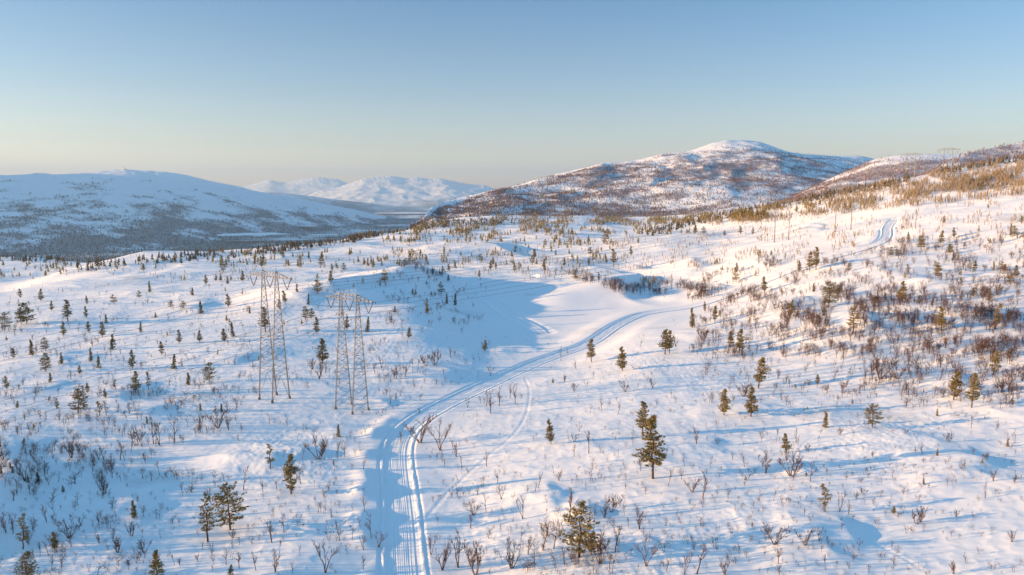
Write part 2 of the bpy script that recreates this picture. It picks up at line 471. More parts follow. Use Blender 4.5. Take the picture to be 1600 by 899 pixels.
M_bark = tree_mat('pine_bark', (.07, .045, .03), (.14, .085, .05))
M_birch = tree_mat('birch_bark', (.09, .06, .055), (.20, .135, .11))
M_twig = tree_mat('birch_twig', (.07, .042, .04), (.15, .085, .065))
M_far_twig = tree_mat('birch_wood_twigs', (.11, .06, .058), (.23, .14, .095))
M_gold_twig = tree_mat('golden_twigs', (.16, .12, .085), (.32, .25, .17))
M_brow = tree_mat('brow_needles', (.06, .048, .03), (.16, .12, .06))
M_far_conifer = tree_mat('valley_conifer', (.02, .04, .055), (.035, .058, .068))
M_steel = mat('galvanised_steel', (.27, .27, .265), .6, .3, .1)[0]
M_wire = mat('aluminium_cable', (.10, .10, .11), .6, .4, .3)[0]
M_glass = mat('insulator_glass', (.06, .075, .07), .25, .5)[0]
M_concrete = mat('footing_concrete', (.20, .17, .13), .85)[0]
M_hut = mat('hut_cladding', (.30, .22, .18), .85)[0]
M_rock = mat('dark_rock', (.09, .08, .075), .9)[0]

# ------------------------------------------------------------------ ground object
def grid_faces(ni, nj, wrap=False):
    i = np.arange(ni - 1)[:, None]; j = np.arange(nj - 1)[None]
    a = (i * nj + j).ravel()
    return np.stack([a, a + nj, a + nj + 1, a + 1], 1)[:, ::-1]
def set_attr(me, name, vals):
    at = me.attributes.new(name, 'FLOAT', 'POINT'); at.data.foreach_set('value', np.asarray(vals, dtype=np.float32).ravel())
def build_ground():
    V = np.stack([GX, GY, GZ], -1).reshape(-1, 3)
    F = grid_faces(len(PH), len(LR))
    me = np_mesh('ground', V, F, M_ground, True)
    r = np.exp(LR)[None] + 0 * GX
    low = sstep(-20, -110, GZ)                      # the wooded valley far below the plateau
    sc = low * (.62 + .45 * fbm(GX / 500, GY / 900, 4, 31)) * sstep(900, 1600, r)
    sc = np.clip(sc, 0, 1)
    set_attr(me, 'scrub', sc)
    o = new_obj('ground', me); tag(o, kind='structure')
    # small cap closing the hole under the camera
    n = len(PH); V2 = [(0, 0, float(base_z(np.array([0.]), np.array([.1]))[0]))] + [(GX[i, 0], GY[i, 0], GZ[i, 0]) for i in range(n)]
    return o
ground = build_ground()

# ------------------------------------------------------------------ road strip with berms and groomed ruts
def road_strip(name, P, prof, matr, lift=0.0, seed=1, step=.5):
    P = resample(P, step)
    T = np.gradient(P[:, :2], axis=0); T /= np.linalg.norm(T, axis=1)[:, None]
    w = 15; k = np.ones(w) / w
    for c in (0, 1):
        T[:, c] = np.convolve(np.pad(T[:, c], (w // 2, w // 2), mode='edge'), k, 'valid')
    T /= np.linalg.norm(T, axis=1)[:, None]
    Nn = np.stack([T[:, 1], -T[:, 0]], 1)      # to the right of travel
    xs = prof[0]; n = len(P)
    s = np.arange(n) * step
    X = P[:, None, 0] + Nn[:, None, 0] * xs[None]; Y = P[:, None, 1] + Nn[:, None, 1] * xs[None]
    wob = .5 * vnoise(s / 17, s * 0 + seed, 3)[:, None]
    Z = P[:, None, 2] + prof[1](xs[None] + 0 * s[:, None], s[:, None] + 0 * xs[None], wob) + lift
    me = np_mesh(name, np.stack([X, Y, Z], -1).reshape(-1, 3), grid_faces(n, len(xs))[:, ::-1], matr, True)
    return tag(new_obj(name, me), kind='structure')
def prof_main(x, s, wob):
    ax = np.abs(x); x = x / .84; f = np.interp(s, [0, 110, 220, 400], [1, 1, .62, .5])       # the track narrows further out
    xx = x / (.55 + .45 * f); ax = np.abs(xx)
    z = -.20 + .03 * vnoise(x / 1.2, s / 6, 12)
    rib = .007 * np.sin(x * 2 * math.pi / .36 + .6 * wob) + .012 * vnoise(x / .20 + .5 * wob, s / 9, 20) \
        - .022 * np.exp(-((x - 1.0 - wob * .3) / .13) ** 2) - .03 * np.exp(-((x - 1.5 - wob * .3) / .12) ** 2) - .035 * np.exp(-((x + 1.2 + wob * .4) / .13) ** 2) \
        - .05 * np.exp(-((x - 2.2 - wob * .2) / .14) ** 2)
    berm = (.16 - .06 * (x > 0) + .09 * vnoise(s / 3.1, np.sign(x) * 2, 13)) * np.exp(-((ax - 3.05 - .12 * vnoise(s / 5, np.sign(x) * 3, 14)) / .30) ** 2)
    z = z + rib * sstep(2.9, 2.5, ax) + berm * f
    z = z + sstep(2.9, 3.5, ax) * .14 - sstep(3.5, 4.6, ax) * .72 + .05 * sstep(2.8, 3.3, ax) * vnoise(x / .7, s / .8, 15)
    return z
xs = np.concatenate([np.linspace(-4.7, -3.6, 6)[:-1], np.linspace(-3.6, -2.4, 15)[:-1], np.linspace(-2.4, 2.4, 76)[:-1], np.linspace(2.4, 3.6, 15)[:-1], np.linspace(3.6, 4.7, 6)])
roadP[:, 2] += .10 * sstep(220, 330, roadP[:, 1])
road = road_strip('snow_road', roadP, (xs * .84, prof_main), M_road)
def prof_loop(x, s, wob):
    ax = np.abs(x)
    z = -.02 + .02 * vnoise(x / .5, s / 12, 22) + .03 * np.exp(-((ax - 1.9) / .4) ** 2) - .035 * np.exp(-((ax - 1.2) / .3) ** 2) - sstep(2.3, 3.8, ax) * .42 - .35 * (1 - sstep(0, 12, s))
    return z
loopP[:, 2] += .10 * sstep(220, 330, loopP[:, 1])
loop_road = road_strip('snow_track', loopP, (np.linspace(-4.2, 4.2, 40), prof_loop), M_road, seed=4)

# ------------------------------------------------------------------ hills and mountains as real ridges
def ridge(name, crest, foot, back, mt, nu=320, nv=170, namp=0, nscale=300, shape=1.0, scrub=None, seed=0, endfade=(0, 0), crest_rough=0.0, extra=None, peakw=85, warp=34):
    """crest / foot / back: lists (px, row or None, Y, z or None)"""
    def tab(L, u):
        px = [a[0] for a in L]
        def sm(v, w):
            w = max(1.0, w / (u[1] - u[0])); n_ = int(3 * w); k_ = np.exp(-.5 * (np.arange(-n_, n_ + 1) / w) ** 2); k_ /= k_.sum()
            return np.convolve(np.pad(v, n_, mode='reflect', reflect_type='odd'), k_, 'valid')
        Y = sm(np.interp(u, px, [a[2] for a in L]), 26)
        if L[0][1] is not None: z = row_z(sm(np.interp(u, px, [a[1] for a in L]), 3.5), Y)
        else: z = sm(np.interp(u, px, [a[3] for a in L]), 26)
        return Y, z
    u = np.linspace(crest[0][0], crest[-1][0], nu)
    Yc, zc = tab(crest, u); Yf, zf = tab(foot, u); Yb, zb = tab(back, u)
    k = np.ones(5) / 5
    v = np.linspace(0, 2, nv)
    VV, UU = np.meshgrid(v, np.arange(nu))
    t = np.clip(VV, 0, 1); t2 = np.clip(VV - 1, 0, 1)
    Yc_, zc_, Yf_, zf_, Yb_, zb_ = [a[:, None] for a in (Yc, zc, Yf, zf, Yb, zb)]
    def gs1(v, w):
        w = max(1.0, w / (u[1] - u[0])); n_ = int(3 * w); k_ = np.exp(-.5 * (np.arange(-n_, n_ + 1) / w) ** 2); k_ /= k_.sum()
        return np.convolve(np.pad(v, n_, mode='reflect', reflect_type='odd'), k_, 'valid')
    zsm = gs1(zc, peakw)
    uw = u[:, None] + warp * (1 - t) * fbm(u[:, None] / warp / 2.2 + 0 * t, t * 3.1, 3, 900 + seed)
    zs_ = np.interp(uw.ravel(), u, zsm).reshape(uw.shape); zd_ = np.interp(uw.ravel(), u, zc - zsm).reshape(uw.shape)
    Y = np.where(VV <= 1, Yf_ + (Yc_ - Yf_) * t, Yc_ + (Yb_ - Yc_) * t2)
    a = ((u - 800) / FOCAL / 1.006)[:, None]
    X = a * Y
    g = t ** shape * (1 - .25 * (t - .0) * (1 - t) * 0)
    gs = g * g * (3 - 2 * g) * .35 + g * .65
    z = np.where(VV <= 1, zf_ + (zs_ - zf_) * gs + zd_ * np.clip(t, 0, 1) ** 4.5, zc_ + (zb_ - zc_) * (t2 * t2 * (3 - 2 * t2)))
    env = np.where(VV <= 1, np.sin(np.pi * np.clip(t, 0, 1)) ** .7, np.sin(np.pi * t2) ** .7) 
    z = z + namp * env * fbm(X / nscale, Y / nscale, 5, 50 + seed, .5)
    z = z + crest_rough * fbm(X / 60, Y / 60, 3, 80 + seed) * sstep(.6, 1, t) * (1 - t2)
    if extra is not None: z = z + extra(X, Y, u[:, None] + 38 * fbm(X / 420, Y / 420, 4, 930 + seed), t + .15 * fbm(X / 300, Y / 300, 3, 940 + seed), t2)
    ef = np.ones(nu)
    if endfade[0]: ef *= sstep(u[0], u[0] + endfade[0], u)
    if endfade[1]: ef *= sstep(u[-1], u[-1] - endfade[1], u)
    z = zf_.min() - 40 + (z - (zf_.min() - 40)) * ef[:, None]
    me = np_mesh(name, np.stack([X, Y, z], -1).reshape(-1, 3), grid_faces(nu, nv), mt, True)
    s = np.zeros_like(z) if scrub is None else np.clip(scrub(X, Y, z, t, UU * 0 + u[:, None]), 0, 1)
    set_attr(me, 'scrub', s)
    o = tag(new_obj(name, me), kind='structure')
    return dict(o=o, u=u, v=v, X=X, Y=Y, Z=z, S=s, t=t)

# the big fell on the right
def fell_extra(X, Y, u, t, t2):
    z = 0
    for px, tt, A, w, wt in ((930, .8, 13, 16, .25), (1085, .55, 10, 20, .3), (1178, .93, 12, 18, .16), (1010, .6, 8, 18, .2), (1130, .4, 8, 22, .2),
                             (860, .5, 7, 20, .25), (1225, .7, 10, 25, .25), (780, .5, 5, 16, .3)):
        d = u - px; L = np.where(d < 0, w * 2.2, w * .5)
        z = z + A * np.exp(-(d / L) ** 2 - ((t - tt) / wt) ** 2)
    return z * np.sin(np.pi * np.clip(t, 0, 1)) ** .5
def fell_scrub(X, Y, z, t, u):
    q = t + .0012 * (u - 800) * .6
    band = fbm((X + .2 * Y) / 330 + .5 * fbm(X / 300, Y / 300, 3, 69), (z - .10 * X) / 38 + .9 * fbm(X / 260, Y / 200, 3, 70), 5, 61, .62)
    s = .46 + .55 * band + .45 * fbm(X / 90, (z - .10 * X) / 14, 4, 72, .65)
    s = s * sstep(.97, .80, t) * (1 - .9 * sstep(1000, 1130, u) * sstep(.70, .82, t))
    return s
fell = ridge('fell_hill',
    [(640,350,1500,0),(655,345,1560,0),(663,338,1640,0),(668,330,1700,0),(676,323,1780,0),(700,315,1900,0),(740,305,2050,0),(775,297,2150,0),(800,292,2250,0),(850,278,2450,0),(880,270,2560,0),(910,263,2650,0),
     (950,254,2750,0),(970,254,2780,0),(1000,249,2850,0),(1030,241,2950,0),(1065,238,3050,0),(1085,233,3100,0),(1105,225,3150,0),(1130,219,3200,0),(1160,219,3250,0),(1185,222,3300,0),
     (1205,229,3350,0),(1225,237,3400,0),(1250,241,3450,0),(1290,243,3500,0),(1335,243,3500,0),(1360,248,3500,0),(1400,262,3400,0),(1460,290,3300,0)],
    [(640,None,1380,-40),(668,None,1420,-12),(700,None,1480,-8),(800,None,1640,-6),(1000,None,1680,-4),(1200,None,1500,0),(1460,None,1500,10)],
    [(640,None,2000,-200),(668,None,2500,-240),(800,None,3600,-240),(1000,None,5000,-240),(1200,None,6000,-200),(1460,None,6000,-100)],
    M_fell, nu=620, nv=260, namp=15, nscale=300, shape=.95, scrub=fell_scrub, seed=1, crest_rough=1.6, extra=fell_extra)
# smooth snowy hill behind the pylons, and the wooded shoulder at the right edge
hill_b = ridge('snow_hill',
    [(1180,330,1500,0),(1230,312,1700,0),(1270,292,1850,0),(1310,272,1950,0),(1340,259,2000,0),(1362,249,2000,0),(1380,245,2000,0),(1400,243,1950,0),(1440,241,2000,0),(1480,241,2000,0),(1560,240,2000,0),(1700,242,2000,0)],
    [(1180,None,1000,4),(1300,None,1050,15),(1700,None,1200,30)],
    [(1180,None,2700,-60),(1700,None,3400,-60)],
    M_fell, nu=300, nv=160, namp=7, nscale=260, seed=3,
    scrub=lambda X, Y, z, t, u: (.70 + .8 * fbm(X / 260, Y / 140, 5, 62, .6)) * sstep(137, 112, z), crest_rough=.6)
hill_c = ridge('wooded_hill',
    [(1420,284,900,0),(1445,272,930,0),(1465,260,960,0),(1480,251,1000,0),(1500,241,1040,0),(1530,234,1080,0),(1555,229,1100,0),(1580,225,1120,0),(1600,222,1130,0),(1650,217,1150,0),(1800,212,1200,0),(2000,215,1250,0)],
    [(1420,None,720,30),(1600,None,760,50),(2000,None,820,60)],
    [(1420,None,1400,0),(2000,None,1900,20)],
    M_fell, nu=260, nv=140, namp=3.5, nscale=110, seed=4, scrub=lambda X, Y, z, t, u: .45 + .5 * fbm(X / 120, Y / 60, 4, 63), crest_rough=.8)
# long mountain across the valley on the left, running away from the camera
def lm_scrub(X, Y, z, t, u):
    b = fbm((X + .3 * Y) / 300, (Y + 3 * z) / 420, 6, 64, .68)
    return (1.0 - 1.45 * t) + .55 * b - .05
left_mtn = ridge('valley_mountain',
    [(-1200,190,4300,0),(-900,172,4600,0),(-650,165,4900,0),(-430,172,5200,0),(-260,208,5450,0),(-120,256,5650,0),(-50,271,5750,0),(0,274,5800,0),(40,273,5830,0),(62,270,5850,0),(90,273,5900,0),(125,271,6000,0),(150,268,6050,0),(200,265,6200,0),(232,267,6260,0),(262,269,6330,0),(290,273,6400,0),  # unseen crest points left of the frame are raised to shade the visible slope
     (330,283,6520,0),(370,291,6700,0),(400,299,6850,0),(440,306,7100,0),(480,313,7400,0),(520,322,7800,0),(560,330,8200,0),(600,340,8700,0),(640,352,9200,0),(670,362,9400,0)],
    [(-1200,None,2200,V_-12),(-500,None,2700,V_-12),(0,None,3500,V_-12),(200,None,3900,V_-12),(300,None,4400,V_-12),(400,None,4950,V_-12),(500,None,5900,V_-12),(600,None,7400,V_-12),(670,None,8800,V_-12)],
    [(-1200,None,9000,V_-30),(400,None,10500,V_-30),(670,None,10500,V_-30)],
    M_valley, nu=800, nv=240, namp=26, nscale=700, seed=7, shape=.9, scrub=lm_scrub, crest_rough=4)
# lower forested hill behind it, then the far massifs
mid_hill = ridge('forested_hill',
    [(360,304,11000,0),(400,301,11000,0),(440,302,11000,0),(480,306,11200,0),(520,311,11500,0),(560,316,11800,0),(600,321,12000,0),(640,325,12200,0),(700,330,12400,0),(760,336,12500,0)],
    [(360,None,9000,V_-10),(600,None,10300,V_-10),(760,None,11500,V_-10)],
    [(360,None,13500,V_-20),(760,None,14000,V_-20)],
    M_valley, nu=220, nv=90, namp=30, nscale=1200, seed=9, scrub=lambda X, Y, z, t, u: 1.0 - .6 * t + .4 * fbm(X / 700, Y / 900, 4, 65))
def crag(A, sc, seed):
    return lambda X, Y, u, t, t2: A * (1 - np.abs(fbm(X / sc, Y / sc, 4, seed))) * np.sin(np.pi * np.clip(t, 0, 1)) - A * .7 * np.sin(np.pi * np.clip(t, 0, 1))
mas_b = ridge('far_mountain',
    [(440,325,15500,0),(480,306,15800,0),(500,298,16000,0),(530,293,16200,0),(550,286,16400,0),(570,279,16600,0),(590,277,16700,0),(615,275,16900,0),(637,279,17000,0),(652,277,17000,0),(670,280,17000,0),(687,279,17000,0),
     (712,284,17000,0),(732,288,17000,0),(757,289,17000,0),(771,295,17000,0),(790,297,17000,0),(850,302,17000,0),(950,312,17000,0)],
    [(440,None,13000,V_-20),(620,None,13200,V_-20),(950,None,13800,V_-20)],
    [(440,None,21000,V_-50),(950,None,22000,V_-50)],
    M_farsnow, nu=320, nv=140, namp=45, nscale=1700, seed=11, extra=crag(70, 1300, 66), scrub=lambda X, Y, z, t, u: .75 - 2.0 * t + .3 * fbm(X / 1200, Y / 1200, 4, 67), crest_rough=10)
mas_a = ridge('distant_mountain',
    [(300,300,22000,0),(350,294,22000,0),(385,291,22000,0),(403,286,22000,0),(424,280,22000,0),(436,285,22000,0),(447,286,22000,0),(470,281,22000,0),(488,278,22000,0),(502,277,22000,0),(515,279,22000,0),(532,280,22000,0),(541,286,22000,0),(560,293,22000,0),(620,300,22000,0)],
    [(300,None,18500,V_-20),(620,None,18500,V_-20)],
    [(300,None,25500,V_-50),(620,None,25500,V_-50)],
    M_farsnow, nu=220, nv=90, namp=40, nscale=2200, seed=13, extra=crag(60, 1600, 68), crest_rough=12)
# frozen lake and snow-covered fields on the valley floor
def valley_patch(name, cx, cy, Yz, wx, wy, rot=0, seed=0, z=None):
    u, dy, dz = dirs(cx, cy)
    z0 = (V_ + 16) if z is None else z
    Y = (z0 - CAM_Z) * dy / dz; X = Y * u / dy
    n = 60; V = [(X, Y, z0)]
    for k in range(n):
        t = 2 * math.pi * k / n
        q = 1 + .22 * float(vnoise(np.array([math.cos(t) * 1.3 + seed * 5]), np.array([math.sin(t) * 1.3]), 70)[0]) * 2
        a = wx * q * math.cos(t); b = wy * q * math.sin(t)
        V.append((X + a * math.cos(rot) - b * math.sin(rot), Y + a * math.sin(rot) + b * math.cos(rot), z0))
    me = bpy.data.meshes.new(name); me.from_pydata(V, [], [(0, 1 + k, 1 + (k + 1) % n) for k in range(n)]); me.update()
    me.materials.append(M_snow)
    return tag(new_obj(name, me), kind='structure')
valley_patch('frozen_lake', 640, 333, 0, 420, 420, 0, 1)
valley_patch('frozen_river', 435, 375, 0, 260, 34, R(20), 2)
valley_patch('snow_field', 505, 367, 0, 120, 50, R(10), 3)
valley_patch('snow_field', 612, 352, 0, 130, 90, R(0), 4)
valley_patch('snow_field', 585, 360, 0, 110, 50, R(15), 5)
valley_patch('snow_field', 395, 366, 0, 170, 190, R(30), 6, -205)
valley_patch('snow_field', 470, 353, 0, 120, 160, R(30), 7, -215)

# ------------------------------------------------------------------ pylons
CX = np.array((.80, -.60)); LX = np.array((.60, .80))
def portal(px, py, hgt, spacing, arm, base_l, label, group='pylons of the power line', thick=1.0, c=CX, P=None, vleg=False, tie=.47, detail=True):
    l = np.array((-c[1], c[0]))
    for k in range(20):
        P = hit([px], [py + k])[0]
        if not np.isnan(P[0]) and P[1] < 900: break
    print('pylon', px, py + k, P)
    z0 = P[2]
    rt = empty('power_pylon', (P[0], P[1], z0))
    tag(rt, label, 'pylon', group)
    o = np.array((0., 0., 0.)); c3 = np.array((c[0], c[1], 0)); l3 = np.array((l[0], l[1], 0)); up = np.array((0, 0, 1.))
    za = hgt * .925; rb = .095 * thick; rs = .05 * thick
    arms_z = za
    for s in (-1, 1):
        m = MB(); foot = c3 * s * spacing / 2
        fz = {}
        for e in (-1, 1):
            g = foot + l3 * e * base_l / 2
            gz = float(ground_z([P[0] + g[0]], [P[1] + g[1]])[0]) - z0
            fz[e] = gz
            fo = MB(); fo.box((g[0], g[1], gz - .5), .7 * thick, .7 * thick, 1.1, taper=.6); fo.build('footing', M_concrete, rt)
        wc = .32
        def pt(e, q, z):
            f = z / hgt
            half = base_l / 2 * (1 - f) + .16 * f
            zz = z + (fz.get(e, (fz[1] + fz[-1]) / 2) * (1 - f))
            return foot + l3 * e * half + c3 * q * wc * (1 - .5 * f) + up * zz
        for e in (-1, 1):
            for q in (-.5, .5): m.bar(pt(e, q, 0), pt(e, q, hgt * .97), rb, rb * .7)
        n = 19 if detail else 9; z = 0; zs = [0]
        for k in range(n): zs.append(zs[-1] + (1.35 - .75 * k / n))
        zs = np.array(zs) / zs[-1] * za
        if vleg: zs = np.concatenate([[0], np.linspace(zs[3], za, n - 2)])
        for k in range(len(zs) - 1):
            a, b = (-1, 1) if k % 2 else (1, -1)
            if vleg and k == 0:
                mid = (pt(-1, 0, zs[1]) + pt(1, 0, zs[1])) / 2
                m.bar(pt(-1, 0, 0), mid, rs * 1.3); m.bar(pt(1, 0, 0), mid, rs * 1.3)
            else:
                m.bar(pt(a, .5, zs[k]), pt(b, .5, zs[k + 1]), rs); m.bar(pt(b, -.5, zs[k]), pt(a, -.5, zs[k + 1]), rs)
            if k: m.bar(pt(-1, .5, zs[k]), pt(1, .5, zs[k]), rs * .8)
        m.build('mast', M_steel, rt)
        pk = MB(); pk.bar(pt(0, 0, hgt * .96), foot + up * (hgt + .2), rb * 1.1, rb * .5); pk.build('earth_wire_peak', M_steel, rt)
    # crossarm: box truss tapering to the tips
    m = MB(); d = 1.15 if detail else 1.3
    N = 14; pts = np.linspace(-arm, arm, N + 1)
    def ch(x, top, e):
        tp = 1.0 if abs(x) <= spacing / 2 else max(.12, 1 - (abs(x) - spacing / 2) / (arm - spacing / 2))
        return c3 * x + l3 * e * .45 * tp + up * (za + (d * tp if top else 0))
    for e in (-1, 1):
        for k in range(N):
            for tpp in (0, 1): m.bar(ch(pts[k], tpp, e), ch(pts[k + 1], tpp, e), .075 * thick)
            m.bar(ch(pts[k], k % 2, e), ch(pts[k + 1], 1 - k % 2, e), .05 * thick)
    for k in range(N + 1): m.bar(ch(pts[k], 0, -1), ch(pts[k], 0, 1), .05 * thick)
    m.build('crossarm', M_steel, rt)
    m = MB(); zt = hgt * tie
    m.bar(c3 * -spacing / 2 + up * zt, c3 * spacing / 2 + up * zt, .10 * thick); m.bar(c3 * -spacing / 2 + up * (zt + .5), c3 * spacing / 2 + up * (zt + .5), .06 * thick)
    m.build('tie_beam', M_steel, rt)
    pts_w = []
    for x0 in (-arm * .80, 0, arm * .80):
        drop = c3 * x0 + up * (za - 2.7)
        for s in (-1, 1):
            m = MB(); top = c3 * (x0 + s * 1.55) + up * (za - .05)
            m.bar(drop, top, .045 * thick, n=4)
            if detail:
                for q in np.linspace(.12, .88, 9):
                    cpt = drop + (top - drop) * q; ax = (top - drop) / np.linalg.norm(top - drop) * .05
                    m.bar(cpt - ax, cpt + ax, .13 * thick, n=6)
            m.build('insulator_string', M_glass, rt)
        pts_w.append(np.array((P[0], P[1], z0)) + drop)
    for s in (-1, 1): pts_w.append(np.array((P[0], P[1], z0)) + c3 * s * spacing / 2 + up * (hgt + .2))
    return pts_w
P2w = portal(550, 640, 28.6, 5.9, 8.2, 5.0, 'right one of the two large steel lattice pylons, the one nearer the road')
P1w = portal(429, 624, 32.6, 5.2, 8.2, 5.0, 'left one of the two large steel lattice pylons, taller, with splayed feet', vleg=True)
Cq = np.array((.93, -.37))
Q1w = portal(1221, 377, 26, 8.3, 10, 1.7, 'slender pale pylon before the wooded slope, left one of the far pair', thick=1.15, c=Cq, detail=False, tie=.5)
Q2w = portal(1317, 361, 28, 8.6, 10, 1.7, 'slender portal pylon at the top of the snowfield, right one of the far pair', thick=1.15, c=Cq, detail=False, tie=.45)
Cr = np.array((.9, -.43))
R1w = portal(1422, 277, 22, 6.6, 8.8, 3.6, 'left one of the two skyline pylons standing on the ridge crest', thick=2.3, c=Cr, detail=False)
R2w = portal(1480, 264, 19, 6.6, 8.8, 3.6, 'right one of the two skyline pylons, beside the wooded shoulder', thick=2.3, c=Cr, detail=False)

def cable(A, B, sag, label, group, r=.035):
    A = np.array(A); B = np.array(B); n = 56; m = MB()
    t = np.linspace(0, 1, n + 1)
    pts = A[None] * (1 - t[:, None]) + B[None] * t[:, None]; pts[:, 2] -= sag * 4 * t * (1 - t)
    base = A.copy()
    for k in range(n): m.bar(pts[k] - base, pts[k + 1] - base, r, n=4, cap=False)
    o = m.build('power_cable', M_wire, None, base)
    return tag(o, label, 'cable', group)
names5 = ('left conductor', 'middle conductor', 'right conductor', 'left earth wire', 'right earth wire')
back = np.array((-205 * 1.15, -315 * 1.0, 0))
for W, nm in ((P1w, 'left large pylon'), (P2w, 'right large pylon')):
    for k in range(5):
        cable(W[k], W[k] + back, 12 if k < 3 else 9, f'thin {names5[k]} running from the {nm} out past the left edge', 'cables leaving the large pylons to the left', .028 if k < 3 else .016)
for W, W2, nm, n2 in ((P1w, R1w, 'left large pylon', 'left skyline pylon'), (P2w, R2w, 'right large pylon', 'right skyline pylon')):
    for k in range(5):
        cable(W[k], W2[k], 17 if k < 3 else 12, f'thin {names5[k]} sagging from the {nm} up to the {n2}', 'cables sagging towards the skyline pylons', .036 if k < 3 else .018)

# radio mast and hut on top of the valley mountain
def ridge_at(rg, px, t=1.0):
    i = np.interp(px, rg['u'], np.arange(len(rg['u']))); j = np.interp(t, rg['v'], np.arange(len(rg['v'])))
    return [float(bil(rg[k], np.array([i]), np.array([j]))[0]) for k in ('X', 'Y', 'Z')]
x, y, z = ridge_at(left_mtn, 198)
rm = empty('radio_mast', (x, y, z)); tag(rm, 'tiny radio mast standing on the summit of the mountain across the valley', 'radio mast')
m = MB()
for a in range(3):
    t = a * 2.094
    m.bar((2.4 * math.cos(t), 2.4 * math.sin(t), -3), (.5 * math.cos(t), .5 * math.sin(t), 26), .7, .45)
for k in range(8):
    zz = k * 3.2; q = 2.2 - 1.7 * zz / 26; 
    for a in range(3):
        t = a * 2.094; t2_ = t + 2.094; m.bar((q * math.cos(t), q * math.sin(t), zz), ((q - .2) * math.cos(t2_), (q - .2) * math.sin(t2_), zz + 3.2), .25)
m.build('lattice_tower', M_steel, rm)
m = MB(); m.bar((0, 0, 25), (0, 0, 33), .55, .3); m.build('antenna', M_steel, rm)
m = MB(); m.box((9, 3, -2), 13, 8, 6.5); m.build('equipment_hut', M_hut, rm)

# ------------------------------------------------------------------ tree meshes
def tri_mesh(name, V, T, mt): return np_mesh(name, V, T, mt)
class TB:
    def __init__(s): s.v = []; s.t = []
    def tube(s, pts, rad, n=4):
        i0 = len(s.v)
        for k, (p, r) in enumerate(zip(pts, rad)):
            p = np.array(p, float)
            d = np.array(pts[min(k + 1, len(pts) - 1)], float) - np.array(pts[max(k - 1, 0)], float)
            d /= (np.linalg.norm(d) + 1e-9)
            u = np.cross(d, (0, 0, 1.) if abs(d[2]) < .9 else (1., 0, 0)); u /= np.linalg.norm(u); w = np.cross(d, u)
            for j in range(n):
                t = 2 * math.pi * j / n; s.v.append(p + r * (math.cos(t) * u + math.sin(t) * w))
        for k in range(len(pts) - 1):
            for j in range(n):
                a = i0 + k * n + j; b = i0 + k * n + (j + 1) % n
                s.t.append((a, b, b + n)); s.t.append((a, b + n, a + n))
    def blade(s, p, d, L, W):
        d = d / (np.linalg.norm(d) + 1e-9)
        q = np.array((random.gauss(0, 1), random.gauss(0, 1), random.gauss(0, 1))); w = np.cross(d, q); w /= (np.linalg.norm(w) + 1e-9)
        i0 = len(s.v); s.v += [p - w * W / 2, p + w * W / 2, p + d * L]; s.t.append((i0, i0 + 1, i0 + 2))
    def mesh(s, name, mt): return np_mesh(name, s.v, s.t, mt)

